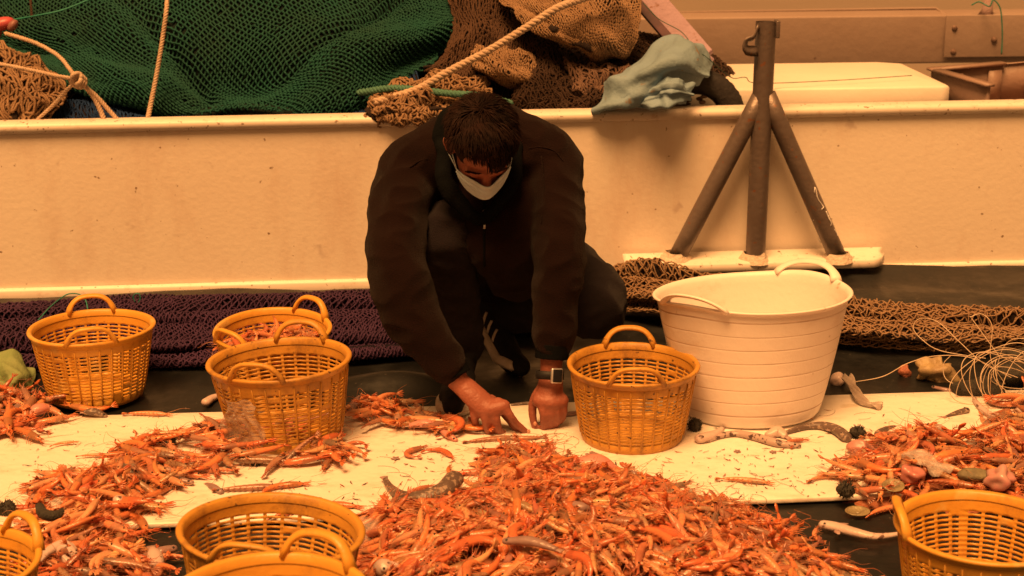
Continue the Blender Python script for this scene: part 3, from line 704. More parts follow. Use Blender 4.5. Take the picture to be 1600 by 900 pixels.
# ropes
def rope(name, label, path, r, m=None, cat='rope', twist=0.028, n=None, parent=None):
    p = np.array(path); L = np.linalg.norm(np.diff(p, axis=0), axis=1).sum(); n = n or max(20, int(L / .006))
    p = smooth_path(p, n); T = norm(np.gradient(p, axis=0)); up = np.array([.1, -.7, .7]); B = norm(np.cross(T, up)); N_ = np.cross(B, T)
    s = np.concatenate([[0], np.cumsum(np.linalg.norm(np.diff(p, axis=0), axis=1))])
    b = MB()
    for k in range(3):
        a = s / twist * 2 * math.pi + k * 2 * math.pi / 3
        b.tube(p + r * .50 * (np.cos(a)[:, None] * N_ + np.sin(a)[:, None] * B), r * .56, 6)
    o = b.build(name, m or M_rope, parent)
    return tag(o, label, cat) if parent is None else o
rope('rope', 'thin pale rope hanging straight down over the green net to the rail', [P(262, -40, 5.2), P(261, 5, 5.0), P(254, 60, 4.96), P(244, 120, 4.93), P(235, 165, 4.90), P(230, 191, 4.87)], .0078)
kn = empty('knotted_rope', P(122, 125, 4.86), 'looped tan ropes knotted together above the rail at left', 'rope')
rope('strand', None, [P(8, 52, 5.03), P(35, 60, 5.0), P(62, 70, 4.97), P(92, 88, 4.93), P(112, 112, 4.88), P(122, 124, 4.86)], .0072, parent=kn)
rope('strand', None, [P(-40, 92, 4.9), P(0, 100, 4.86), P(50, 110, 4.84), P(90, 119, 4.83), P(120, 124, 4.84)], .0068, parent=kn)
rope('strand', None, [P(122, 126, 4.86), P(142, 145, 4.87), P(155, 168, 4.87), P(164, 191, 4.86)], .0085, parent=kn)
rope('strand', None, [P(122, 126, 4.85), P(150, 150, 4.87), P(170, 172, 4.87), P(187, 191, 4.86)], .0075, parent=kn)
rope('strand', None, [P(118, 128, 4.86), P(100, 145, 4.86), P(82, 165, 4.86), P(58, 187, 4.86)], .006, parent=kn)
b = MB()
c0 = P(122, 125, 4.845)
for q in range(3):
    aa = np.linspace(0, 6.2, 16); b.tube([c0 + np.array([.022 * math.cos(a) * (1 - .2 * q), -.006 * q + .008 * math.sin(a * 2), .016 * math.sin(a) + (.006 * (q - 1))]) for a in aa], .0075, 6)
b.build('knot', M_rope, kn)
rope('thick_rope', 'thick tan rope running diagonally across the brown nets', [P(985, -25, 5.15), P(905, 0, 5.05), P(868, 14, 5.0), P(830, 38, 4.98), P(765, 78, 4.97), P(700, 112, 4.94), P(655, 138, 4.92), P(615, 152, 4.90), P(585, 160, 4.88)], .0125, twist=.05)
rope('green_rope', 'twisted green rope passing behind the man\'s head', [P(560, 145, 5.03), P(610, 138, 4.97), P(650, 140, 4.93), P(700, 146, 4.9), P(750, 150, 4.9), P(800, 162, 4.93)], .0115, m=M_grope, twist=.04)
rope('cord', 'short dark brown cord hanging over the green net at top left', [P(46, -30, 5.38), P(48, 2, 5.27), P(50, 28, 5.23)], .0045, m=M_nb)
M_gc = mat('green_cord', (0.02, 0.25, 0.2), (0.01, .15, .12), .6, 20)
def cord(label, pts, r=.0016, m=None, name='cord', cat='cord', n=60):
    b = MB(); b.tube(smooth_path(pts, n), r, 5); o = b.build(name, m or M_gc); return tag(o, label, cat)
cord('bright green cord stretched over the green net at top left', [P(15, 32, 5.26), P(60, 24, 5.2), P(100, 15, 5.2), P(150, -5, 5.25)], .003)
cord('thin dark green line from the cloth across the white box lid', [P(1005, 5, 5.3), P(1030, 30, 5.2), P(1065, 50, 5.12), P(1085, 75, 5.06), P(1105, 90, 5.05), P(1125, 108, 5.1), P(1145, 122, 5.17), P(1165, 121, 5.19), P(1185, 130, 5.2), P(1300, 126, 5.28), P(1425, 118, 5.37)], .0014, mat('dark_green_line', (.02, .08, .06)), n=140)
cord('green cord dangling from the post on the steel beam', [P(1518, 8, 6.6), P(1530, 3, 6.58), P(1546, 10, 6.5), P(1552, 0, 6.5), P(1563, 14, 6.5), P(1566, 50, 6.5), P(1565, 85, 6.5)], .0028)
cord('loop of green cord sticking up behind the far left basket', [P(60, 500, 4.08), P(78, 480, 4.2), P(95, 466, 4.3), P(108, 459, 4.33), P(124, 460, 4.33), P(134, 470, 4.3), P(138, 490, 4.2)], .0018)
cord('tiny upright loop of green cord above the purple net', [P(211, 472, 4.32), P(208, 464, 4.32), P(212, 459, 4.32), P(218, 460, 4.32), P(219, 467, 4.32), P(216, 473, 4.32)], .0015, n=30)
# red float
M_red = mat('red_plastic', (.55, .10, .12), (.35, .06, .08), .4, 12, spec=.5)
b = MB(); b.ell(P(2, 38, 5.12), (.045, .03, .022), Matrix.Rotation(R(-15), 3, 'Y')); b.ell(P(-12, 52, 5.13), (.03, .03, .02)); tag(b.build('net_float', M_red), 'red plastic float on the nets at the far left edge', 'float')
b = MB(); b.ell(P(20, 40, 5.1), (.022, .02, .014), Matrix.Rotation(R(-50), 3, 'Y')); tag(b.build('net_float', mat('brown_float', (.28, .13, .12), (.2, .08, .08), .5, 12)), 'small brown float beside the red one', 'float')

# blue grey cloth
M_cloth = mat('blue_grey_cloth', (0.216, 0.333, 0.468), (0.153, 0.234, 0.288), .75, 6, .3, 90, 1.2, speck=(.22, .17, .12), speck_scale=22, speck_t=.66)
c1 = [[(1010, 95, 5.2), (1040, 65, 5.16), (1070, 54, 5.15), (1095, 70, 5.15), (1118, 92, 5.2)],
      [(975, 108, 5.05), (1010, 84, 5.0), (1045, 66, 4.98), (1085, 80, 5.0), (1116, 102, 5.05)],
      [(952, 126, 4.98), (985, 112, 4.92), (1020, 100, 4.88), (1075, 98, 4.9), (1112, 112, 5.0)],
      [(936, 148, 4.95), (962, 140, 4.89), (1000, 128, 4.86), (1050, 118, 4.88), (1105, 122, 4.97)],
      [(925, 172, 4.9), (950, 166, 4.87), (985, 160, 4.86), (1040, 135, 4.90), (1095, 130, 5.0)],
      [(928, 178, 4.96), (955, 174, 4.95), (990, 172, 4.94), (1045, 150, 4.97), (1085, 140, 5.05)]]
def cl_f(u, v): return ridges(52, 5, .012, 2, 5, ang=.9)(u, v) + ridges(53, 4, .004, 5, 10)(u, v) + ridges(57, 7, .0014, 6, 14)(u, v)
clr = empty('cloth', P(1010, 172, 4.93), 'crumpled blue grey plastic cloth draped on the rail beside the tyre', 'cloth')
g = patch(c1, cl_f, 120, 90); b = MB(); b.grid(g); solid(b.build('sheet', M_cloth, clr), .003)
c2 = [[(1010, 128, 4.93), (1040, 118, 4.88), (1065, 124, 4.88), (1084, 130, 4.92)], [(1005, 145, 4.88), (1035, 135, 4.83), (1062, 138, 4.83), (1085, 145, 4.88)], [(1000, 160, 4.87), (1030, 152, 4.83), (1058, 152, 4.83), (1082, 155, 4.88)], [(994, 170, 4.88), (1025, 172, 4.84), (1050, 168, 4.84), (1072, 164, 4.9)]]
g = patch(c2, lambda u, v: ridges(55, 6, .012, 2, 6)(u, v) + ridges(58, 7, .0018, 5, 12)(u, v), 80, 60); b = MB(); b.grid(g); solid(b.build('folded_corner', M_cloth, clr), .003)

# tyre
M_tyre = mat('old_tyre', (0.021, 0.018, 0.021), (0.012, 0.0108, 0.012), .7, 10, .4, 60)
b = MB(); ctr = P(1084, 188, 5.12); Rm, rm = .128, .042
tv = []
for a in np.linspace(0, 2 * math.pi, 121)[:-1]:
    row = []
    tread = 1 if int(a / (2 * math.pi) * 120) % 2 else .955
    for q in np.linspace(0, 2 * math.pi, 21)[:-1]:
        cr_, sr_ = math.copysign(abs(math.cos(q)) ** .7, math.cos(q)), math.copysign(abs(math.sin(q)) ** .7, math.sin(q))
        rr = Rm + rm * cr_ * (tread if math.cos(q) > .5 else 1); row.append(ctr + np.array([rr * math.cos(a), rm * .95 * sr_, rr * math.sin(a)]))
    tv.append(row)
b.grid(np.array(tv + [tv[0]]), closed=True); tag(b.build('tyre', M_tyre), 'old black tyre leaning behind the rail beside the cloth', 'tyre')
# leaning plank
M_plank = mat('purple_grey_plank', (0.40, 0.30, 0.42), (0.26, 0.17, 0.22), .8, 7, .5, 60, 1.5, stretch=(1, 1, 1), speck=(.2, .1, .08), speck_scale=26, speck_t=.62)
def plank(u0, v0, Y0, u1, v1, Y1, wd, th, m, label):
    a, c = P(u0, v0, Y0), P(u1, v1, Y1); ax = norm(c - a); L = np.linalg.norm(c - a); side = norm(np.cross(ax, [0, -1, .25])); nn = np.cross(side, ax)
    M_ = np.stack([ax, side, nn], 1); b = MB(); b.box((a + c) / 2, (L, wd, th), M_, .004); return tag(b.build('plank', m), label, 'plank')
plank(950, -80, 5.75, 1098, 92, 5.35, .085, .022, M_plank, 'wide purple grey plank leaning behind the blue grey cloth')
plank(958, -40, 5.68, 1062, 80, 5.33, .03, .03, mat('dark_plank', (.10, .05, .07), (.05, .03, .04), .8, 12), 'narrow dark batten lying along the purple plank')
b = MB(); q0 = P(1104, 88, 5.33); b.box(q0, (.05, .03, .02), Matrix.Rotation(R(40), 3, 'Y'), .003); tag(b.build('wood_block', M_plank), 'small purple grey block of wood at the foot of the plank', 'block')
# debris at the foot of the tyre
b = MB()
for k in range(26):
    q = P(1040 + random.random() * 60, 150 + random.random() * 14, 4.98 + random.random() * .06); b.ell(q, (.006 + random.random() * .01, .006, .004 + random.random() * .005), seg=7, rg=5)
o = b.build('net_scraps', M_nb); tag(o, 'scraps of dark net and weed under the cloth', 'scraps', kind='stuff')

# ------------------------------------------------------------------ long rolled nets lying on the deck
def roll(name, label, axis, rads, m, mb_, nu, nv, r, seed, fold, jit=.45, lobes=3):
    # axis: list of (x, y, z) centres, rads: list of (ry, rz)
    n = 220; ax = smooth_path(axis, n); rd = smooth_path([[a, c, 0] for a, c in rads], n)
    T = norm(np.gradient(ax, axis=0)); H_ = 90; g = np.zeros((H_, n, 3))
    for j, a in enumerate(np.linspace(-.35, math.pi + .25, H_)):
        lob = 1 + .13 * math.sin(a * lobes * 2 + seed) 
        g[j, :, :] = ax + np.stack([np.zeros(n), -np.cos(a) * rd[:, 0] * lob, np.sin(a) * rd[:, 1] * lob], 1)
    uu, vv = np.meshgrid(np.linspace(0, 1, n), np.linspace(0, 1, H_)); f = fold(uu, vv)
    g = g + gridn(g) * f[..., None]; g[..., 2] = np.maximum(g[..., 2], .006)
    root = empty(name, ax[n // 2] * [1, 1, 0], label, 'net')
    b = MB(); netting(b, g, nu, nv, r, jit, seed=seed, relief=.0036); netting(b, g - gridn(g) * .006, nu, nv, r, jit, seed=seed + 50, relief=.003); b.build('netting', m, root)
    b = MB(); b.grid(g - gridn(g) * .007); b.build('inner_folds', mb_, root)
    return root
def al(x, dy, z): return (x, wallY(x) - dy, z)
def lf(seed, amp=.012, k=8):    # folds that run along the roll
    f1 = ridges(seed, k, amp, 7, 22, ang=math.pi / 2, spread=.10); f2 = ridges(seed + 1, 5, amp * .35, 5, 14)
    return lambda u, v: f1(u, v) + f2(u, v)
def lf2(seed, amp, k=4):      # a few thick bunched strands running along the roll
    f2 = ridges(seed + 1, 6, amp * .25, 7, 19, ang=math.pi / 2, spread=.5)
    return lambda u, v: amp * (1.3 * np.abs(np.sin(math.pi * (k * v + .10 * np.sin(u * 11 + seed) + .07 * np.sin(u * 27 + v * 5)))) ** .7 - .9) + f2(u, v)
roll('purple_net', 'long purple black net rolled along the foot of the bulwark, upper bundle', [al(-2.1, .44, .045), al(-1.4, .44, .045), al(-.9, .45, .05), al(-.35, .46, .045), al(.1, .47, .04)], [(.13, .045), (.13, .048), (.135, .05), (.13, .048), (.10, .04)], M_np, M_npb, 120, 62, .0027, 61, lf2(61, .034, 5))
roll('purple_net', 'lower purple black net bundle lying behind the baskets at left', [al(-2.1, .64, .035), al(-1.4, .64, .04), al(-.9, .65, .035), al(-.45, .66, .035), al(-.15, .66, .025)], [(.11, .035), (.12, .042), (.12, .036), (.11, .036), (.07, .025)], M_np, M_npb, 115, 50, .0028, 71, lf2(72, .030, 4))
roll('tan_net', 'long roll of tan net lying behind the white tub', [al(.18, .34, .05), al(.40, .38, .075), al(.75, .60, .06), al(1.1, .73, .045), al(1.5, .77, .045), al(1.9, .77, .045), al(2.2, .75, .045)], [(.10, .05), (.14, .075), (.15, .06), (.13, .052), (.13, .050), (.13, .052), (.13, .05)], M_nt, M_ntb, 76, 62, .0024, 81, lf(81, .022, 7), jit=.6)
# green yellow cloth and purple clump at the left edge
M_gy = mat('mossy_cloth', (.30, .34, .16), (.12, .20, .06), .8, 14, .4, 60, 1.5)
c3 = [[(-40, 560, 4.02), (10, 556, 4.02), (35, 560, 4.02), (52, 580, 4.02)], [(-40, 580, 3.95), (5, 578, 3.93), (35, 580, 3.93), (60, 600, 3.95)], [(-40, 605, 3.9), (0, 600, 3.9), (25, 604, 3.9), (55, 612, 3.92)], [(-40, 622, 3.88), (0, 620, 3.88), (20, 618, 3.88), (50, 618, 3.9)]]
g = patch(c3, ridges(91, 6, .012, 2, 6), 60, 50); b = MB(); b.grid(g); o = b.build('mossy_cloth', M_gy); solid(o, .004); tag(o, 'mossy yellow green rag at the left edge beside the yellow basket', 'rag')
# ------------------------------------------------------------------ the man
M_skin = mat('skin', (0.3034, 0.1035, 0.0704), (0.2321, 0.072, 0.0484), .5, 30, .25, 160, 1.2, spec=.4)
M_jack = mat('dark_brown_fleece', (0.0108, 0.003856, 0.003283), (0.00648, 0.002276, 0.002074), .95, 10, .5, 380, 1.2, spec=.1, sheen=.04)
M_hood = mat('black_green_hood', (0.0033, 0.0042, 0.0051), (0.0021, 0.0027, 0.0033), .95, 12, .3, 200, spec=.1)
M_trou = mat('charcoal_trousers', (0.01613, 0.01267, 0.01613), (0.01008, 0.007488, 0.009792), .95, 14, .5, 400, 1.2, spec=.1, sheen=.05)
M_hair = mat('dark_brown_hair', (0.01924, 0.006311, 0.00378), (0.007054, 0.002227, 0.001575), .75, 30, spec=.2)
M_mask = mat('pale_blue_mask', (0.52, 0.68, 0.85), (0.46, 0.6, 0.75), .8, 20, .1, 300, spec=.2)
M_shoe = mat('black_shoe', (0.015, 0.015, 0.018), (0.009, 0.009, 0.012), .8, 30, .2, 200, spec=.2)
M_sole = mat('pale_sole', (0.63, 0.57, 0.54), (0.45, 0.39, 0.36), .6, 20)
M_strap = mat('black_strap', (0.010, 0.010, 0.012), rough=.6, spec=.3); M_face = mat('watch_glass', (0.012, 0.014, 0.02), rough=.35, spec=.3)
M_case = mat('silver_case', (0.72, 0.74, 0.8), rough=.3, metal=.8)
man = empty('person', (-.05, 3.95, 0), 'man in dark brown fleece and face mask squatting on the board, picking at the catch', 'person')

V = lambda *a: np.array(a, float)
sR, sL = V(-.252, 3.86, .600), V(.098, 3.86, .622)      # his right shoulder is on the left of the picture
eR, eL = P(622, 432, 3.64), P(874, 402, 3.68)
wR, wL = P(716, 596, 3.60), P(861, 578, 3.62)
hipR, hipL = V(-.10, 4.15, .29), V(.07, 4.22, .27)
kR, kL = V(-.168, 3.78, .455), P(934, 478, 3.90)
aR, aL = V(-.125, 3.93, .095), V(-.075, 4.16, .13)
neck = V(-.075, 3.86, .665); chest = V(-.065, 3.93, .56); belly = V(-.03, 4.05, .40)
HC = P(752, 228, 3.66)
pitch = R(49)
hf = V(0.15, -math.cos(pitch), -math.sin(pitch)); hf = norm(hf); hr = norm(np.cross(hf, V(0.10, -math.sin(pitch), math.cos(pitch)))); hu = np.cross(hr, hf)
HM = .90 * np.stack([hr, hf, hu], 1)        # local x = his right.. across, y = face, z = crown
def HP(x, y, z): return HC + HM @ V(x, y, z)

# body: one continuous mesh
b = MB()
b.ell(HP(0, -.012, .018), (.073, .090, .090), HM, 24, 18)             # skull
b.ctube([HP(0, .030, -.02), HP(0, .040, -.06), HP(0, .050, -.088)], [.060, .050, .028], 16)   # jaw
b.ell(HP(0, .055, .030), (.058, .032, .040), HM)                       # forehead
b.ctube([HP(0, .086, .008), HP(0, .102, -.018), HP(0, .108, -.034)], [.009, .012, .014], 10)  # nose
for s_ in (-1, 1):
    b.ctube([HP(.045 * s_, .076, .020), HP(.016 * s_, .088, .016)], [.009, .010], 8)          # brow
    b.ell(HP(.030 * s_, .074, .002), (.017, .016, .014), HM, 14, 10)                           # eyelid
    b.ell(HP(.045 * s_, .062, -.028), (.018, .02, .02), HM, 12, 8)                            # cheek
    b.ctube([HP(.076 * s_, -.012, .022), HP(.086 * s_, -.020, .010), HP(.082 * s_, -.012, -.012), HP(.076 * s_, -.006, -.026)], [.009, .012, .010, .008], 8)
b.ctube([HP(0, .088, -.056), HP(0, .086, -.064)], [.016, .016], 8)     # lips
b.ctube([HP(0, -.03, -.03), neck + V(0, -.02, .0), chest], [.056, .060, .09], 16)
b.ctube([sR, chest + V(0, 0, .05), sL], [.05, .08, .05], 16)
b.ctube([chest, belly, (hipR + hipL) / 2], [.10, .10, .11], 16)
for s_, e_, w_ in ((sR, eR, wR), (sL, eL, wL)):
    b.ctube([s_, (s_ + e_) / 2, e_, e_ * .6 + w_ * .4, w_], [.05, .045, .038, .036, .0265], 14)
for h_, k_, a_ in ((hipR, kR, aR), (hipL, kL, aL)):
    b.ctube([h_, h_ * .5 + k_ * .5, k_, k_ * .6 + a_ * .4, a_], [.08, .07, .05, .045, .035], 14)
def finger(pts, r0, r1):
    n = len(pts); b.ctube(pts, list(np.linspace(r0, r1, n)), 10, sub=5)
# his right hand: back of the hand up, fingers folded down, index and thumb pinching
Yh = 3.575
b.ctube([wR, P(738, 616, Yh + .01), P(757, 634, Yh)], [.026, .030, .031], 14, flat=.72, ref=(.3, -.6, .5))
def kr(u, v, dy=0): return P(u, v, Yh + dy)
b.ctube([kr(748, 640, .0), kr(766, 640, -.012), kr(786, 635, -.012)], [.018, .020, .018], 12)
finger([kr(738, 628, .01), kr(741, 649, -.004), kr(744, 664, .004), kr(752, 672, .02)], .0115, .0088)
finger([kr(748, 630, .0), kr(758, 652, -.018), kr(762, 671, -.008), kr(772, 678, .012)], .0125, .0095)
finger([kr(762, 630, -.004), kr(774, 652, -.020), kr(779, 672, -.008), kr(788, 678, .010)], .0125, .0095)
finger([kr(778, 628, -.004), kr(794, 645, -.018), kr(806, 661, -.010), kr(826, 678, .004)], .0125, .0080)
finger([kr(768, 624, .03), kr(792, 650, .026), kr(806, 668, .016), kr(824, 681, .006)], .0125, .0090)
# his left hand: hanging, back of the hand to the viewer
Yl = 3.60
def kl(u, v, dy=0): return P(u, v, Yl + dy)
b.ctube([wL, kl(860, 600, .01), kl(859, 624, -.002)], [.0265, .031, .034], 14, flat=.62, ref=(0, -1, .3))
b.ctube([kl(842, 626, -.004), kl(860, 629, -.012), kl(879, 626, -.004)], [.017, .019, .016], 12)
finger([kl(842, 620, 0), kl(849, 642, -.016), kl(850, 658, -.012), kl(850, 672, .002)], .0130, .0092)
finger([kl(854, 620, 0), kl(860, 642, -.016), kl(860, 657, -.008), kl(858, 669, .006)], .0125, .0092)
finger([kl(867, 620, 0), kl(870, 640, -.012), kl(871, 654, -.004), kl(868, 664, .010)], .0120, .0090)
finger([kl(878, 620, 0), kl(881, 638, -.004), kl(880, 649, .004), kl(877, 657, .016)], .0110, .0082)
finger([kl(846, 606, .02), kl(834, 626, .018), kl(832, 648, .012), kl(836, 667, .006)], .0130, .0090)
me = remesh(b, .0042, 3); 
co = vget(me); nn = nget(me)
for i in range(len(co)):
    if co[i, 2] < .2: co[i] += nn[i] * (.0008 * noise.noise(Vector(co[i] * 130)))
vset(me, co); setmat(me, M_skin); me.name = 'body'; link('body', me, man)

# fingernails
M_nail = mat('nail', (.55, .28, .2), rough=.3)
for (u, v, f) in ((850, 671, kl), (826, 677, kr), (836, 665, kl)):
    b = MB(); b.ell(f(u, v - 3, -.007), (.0045, .0018, .0055), None, 8, 6); b.build('fingernail', M_nail, man)

# hair: scalp cap plus combed strands
b = MB()
b.ell(HP(0, -.014, .030), (.0795, .094, .088), HM, 28, 20, lump=.05, lsc=18)
b.ell(HP(-.012, .018, .066), (.056, .048, .044), HM, 20, 14, lump=.15, lsc=26, seed=3)
b.ell(HP(0, -.055, -.01), (.066, .05, .055), HM, 20, 14)
rg = np.random.default_rng(5)
Pt = []; Nn = []
for _ in range(5200):
    a = rg.uniform(0, 2 * math.pi); z = rg.uniform(-.25, 1.0); s_ = math.sqrt(max(0, 1 - z * z)); x, y = s_ * math.cos(a), s_ * math.sin(a)
    if z < (.14 if x < 0 else .44) and y > .35: continue                      # leave the forehead free
    if z < .05 and abs(x) > .55 and y > -.2: continue      # and the ears
    n0 = V(x, y, z); 
    base = V(x * .078, y * .095 - .012, z * .087 + .030)
    if y > .1 and z > .2: base += V(0, .012, .014) * min(1, z + .2)
    # crown whorl: hair runs away from a point at the back of the crown, forwards over the brow
    wh = V(.012, -.035, .11); d = base - wh; d = norm(d + V(.6 * noise.noise(Vector(base * 30)), .5 + .5 * noise.noise(Vector(base * 22 + 3)), -.1) * np.linalg.norm(d) + .06 * V(noise.noise(Vector(base * 45)), noise.noise(Vector(base * 45 + 7)), 0))
    d = d - n0 * np.dot(d, n0); d = norm(d)
    L = rg.uniform(.018, .046) * (1.15 if z > .5 and y < .4 else .6); cl_ = .35 + .45 * noise.noise(Vector(base * 60))
    pts = [HC + HM @ (base + d * L * t + n0 * (.009 * math.sin(t * 2.0) * (1 + 1.6 * cl_) + .002)) for t in (0, .35, .7, 1)]
    Pt.append(pts); Nn.append([HM @ n0] * 4)
b.batch(np.array(Pt), np.array(Nn), .00125, 3, taper=np.array([1, 1, .8, .15]))
b.build('hair', M_hair, man)
# eyebrows
for s_ in (-1, 1):
    b = MB(); Pt = []; Nn = []
    for _ in range(90):
        x = rg.uniform(.014, .050); y = .094 - .30 * max(0, x - .02) ** 1.0; z = .020 + rg.normal() * .002 + .004 * math.sin((x - .014) / .036 * 2)
        p0 = HP(s_ * x, y, z); p1 = HP(s_ * (x + .007), y - .001, z + .001); Pt.append([p0, (p0 + p1) / 2 + hf * .001, p1]); Nn.append([hf] * 3)
    b.batch(np.array(Pt), np.array(Nn), .0008, 3); b.build('eyebrow', M_hair, man)
for s_ in (-1, 1):
    b = MB(); Pt = []; Nn = []
    for x in np.linspace(.019, .041, 14):
        p0 = HP(s_ * x, .083 - .25 * abs(x - .03), -.007); p1 = p0 + hf * .007 - hu * .004; Pt.append([p0, (p0 + p1) / 2, p1]); Nn.append([hu] * 3)
    b.batch(np.array(Pt), np.array(Nn), .0007, 3); b.build('eyelashes', M_hair, man)

# face mask with pleats and ear loops
b = MB(); g = []
for v_ in np.linspace(0, 1, 26):
    row = []
    for u_ in np.linspace(-1, 1, 41):
        a = u_ * R(62); zz = -.006 - v_ * .088 - .010 * (abs(u_) ** 1.5) * (1 - v_) + .030 * abs(u_) ** 2 * v_
        rx = .081 - .014 * v_; ry = .094 + .012 * math.sin(math.pi * v_) + .020 * math.exp(-(u_ / .30) ** 2) * (1 - v_) ** .6
        pl = .0030 * math.sin(v_ * 5 * 2 * math.pi) * (1 if .12 < v_ < .85 else 0)
        row.append(HP(math.sin(a) * (rx + pl), .008 + math.cos(a) * (ry + pl) - .004, zz))
    g.append(row)
g = np.array(g); b.grid(g); mk = b.build('face_mask', M_mask, man); solid(mk, .0016, 1)
for s_, c in ((-1, 0), (1, -1)):
    b = MB()
    for rr_ in (0, -1):
        b.tube(smooth_path([g[rr_ if rr_ == 0 else -3, c], HP(s_ * .077, .030, .004 - .02 * abs(rr_)), HP(s_ * .085, -.005, .020 - .045 * abs(rr_))], 10), .0013, 5)
    b.build('mask_loop', M_mask, man)

# jacket
b = MB()
mid = (sR + sL) / 2
b.ctube([neck + V(0, .03, -.02), chest + V(0, .04, -.01), belly + V(0, .04, .02), V(-.02, 4.14, .30)], [.120, .165, .165, .155], 24, flat=.80, ref=(0, -.8, .5))
b.ctube([sR + V(.02, 0, .005), mid + V(0, .015, .045), sL + V(-.02, 0, .005)], [.082, .105, .084], 20)
b.ctube([sR + V(.0, 0, -.01), sR * .5 + eR * .5 + V(-.012, 0, .01), eR + V(0, .01, -.0), eR * .62 + wR * .38 + V(-.012, 0, -.02), eR * .2 + wR * .8 + V(-.004, 0, .0), P(706, 576, 3.61)], [.079, .075, .074, .068, .051, .041], 20)
b.ctube([sL + V(.0, 0, -.01), sL * .5 + eL * .5 + V(.006, 0, 0), eL, eL * .62 + wL * .38, eL * .25 + wL * .75, P(863, 541, 3.63)], [.078, .071, .064, .058, .049, .043], 20)
# slack front of the jacket between the knees
b.ctube([chest + V(-.0, -.10, -.02), V(-.01, 3.78, .44), V(.01, 3.82, .34)], [.11, .11, .08], 18, flat=.7, ref=(0, -1, 0))
b.ctube([V(.06, 3.92, .50), V(.08, 3.98, .36)], [.09, .08], 16)
b.ctube([V(-.19, 3.88, .50), V(-.2, 3.98, .36)], [.07, .07], 16)
me = remesh(b, .006, 8)
co = vget(me); nn = nget(me)
def seg_s(p, a, c): t = np.clip(((p - a) @ (c - a)) / np.dot(c - a, c - a), 0, 1); return t, np.linalg.norm(p - (a + np.outer(t, c - a)), axis=1)
tR, dR_ = seg_s(co, eR, wR); tL, dL_ = seg_s(co, eL, wL); tR2, dR2 = seg_s(co, sR, eR); tL2, dL2 = seg_s(co, sL, eL)
for i in range(len(co)):
    p = co[i]; q = Vector((p[0] * 6, p[1] * 6, p[2] * 10))
    f = .007 * noise.noise(q) + .006 * (1 - 2 * abs(noise.noise(Vector((p[0] * 14 + p[2] * 10, p[1] * 12, p[2] * 16 - p[0] * 8)))) ** .8) - .003
    for (t, d, ph) in ((tR[i], dR_[i], 0), (tL[i], dL_[i], 2), (tR2[i], dR2[i], 1), (tL2[i], dL2[i], 3)):
        if d < .10: f += .0020 * math.sin(t * 16 + ph + 5 * noise.noise(Vector(p * 7))) * min(1, t * 3 + .3) * (.6 + .6 * noise.noise(Vector(p * 9 + 3)))
    co[i] = p + nn[i] * f
vset(me, co); setmat(me, M_jack); me.name = 'jacket'; link('jacket', me, man)
# seams, cuffs, zip
for wr, el, rr in ((P(706, 576, 3.61), eR, .038), (P(863, 545, 3.63), eL, .040)):
    ax = norm((wR if wr[0] < 0 and wr[0] < -.05 else wL) - wr); b = MB(); pts = [wr - ax * .012, wr + ax * .0, wr + ax * .012, wr + ax * .022]
    b.tube(smooth_path(pts, 16), [rr * (1 + (.03 if k % 2 else 0)) for k in range(16)], 26); b.build('cuff', M_hood, man)
from mathutils.bvhtree import BVHTree
jo = [o for o in man.children if o.name.startswith('jacket')][0]
def on_jacket(u, v, lift=.002, ob=None):
    ob = ob or jo; me = ob.data
    if 'bvh' + ob.name not in BM: BM['bvh' + ob.name] = BVHTree.FromPolygons([x.co for x in me.vertices], [p.vertices[:] for p in me.polygons])
    off = np.array(man.location); o_ = np.array([0, 0, CAMH]) - off; d = norm(ray(u, v))
    h, n, i, ds = BM['bvh' + ob.name].ray_cast(Vector(o_), Vector(d))
    return (np.array(h) + off + np.array(n) * lift) if h is not None else P(u, v, 3.75)
b = MB(); b.tube(smooth_path([on_jacket(757, v, .001) for v in range(312, 420, 8)], 60), .0030, 6); b.build('zip', M_hood, man)
b = MB(); a, c = on_jacket(758, 334, .006), on_jacket(758, 357, .006); b.tube(np.linspace(a, c, 6), .0034, 6, flat=.5, ref=(0, -1, .2)); b.ell(on_jacket(758, 333, .006), (.006, .005, .006), None, 10, 8); b.build('zip_pull', mat('zip_metal', (.5, .5, .55), rough=.35, metal=.6), man)
for line in ([(826, 232), (845, 230), (866, 236), (880, 252)], [(846, 244), (850, 300), (846, 350)], [(640, 262), (655, 252), (668, 248)]):
    b = MB(); b.tube(smooth_path([on_jacket(*q, .0006) for q in line], 30), .0016, 5); b.build('seam', M_jack, man)

# hood bunched round the neck
b = MB(); hp = []
for a in np.linspace(R(-25), R(205), 26):
    x = math.cos(a); y = math.sin(a)
    up_ = .5 + .5 * y
    hp.append(V(-.076 + x * (.090), 3.81 + y * .105 + .0, .625 + .085 * up_ + (.012 if x < 0 else 0)))
b.ctube(hp, [.019 + .016 * max(0, math.sin((k) / 25 * math.pi)) for k in range(26)], 14, sub=3)
b.ctube([V(-.160, 3.80, .69), V(-.140, 3.82, .735), V(-.075, 3.86, .735), V(-.0, 3.85, .705), V(.02, 3.81, .66)], [.030, .030, .032, .028, .024], 14, flat=.7, ref=(0, -1, 0))
b.ctube([V(-.155, 3.78, .66), V(-.160, 3.73, .60), V(-.12, 3.72, .54), V(-.08, 3.73, .50)], [.024, .022, .020, .015], 12)
b.ctube([V(.01, 3.78, .66), V(.008, 3.73, .60), V(-.03, 3.72, .54), V(-.07, 3.73, .50)], [.022, .020, .018, .015], 12)
me = remesh(b, .005, 4); co = vget(me); nn = nget(me)
for i in range(len(co)):
    p = co[i]; co[i] = p + nn[i] * (.006 * noise.noise(Vector(p * 16)) + .003 * noise.noise(Vector(p * 40)))
vset(me, co); setmat(me, M_hood); me.name = 'hood'; link('hood', me, man)

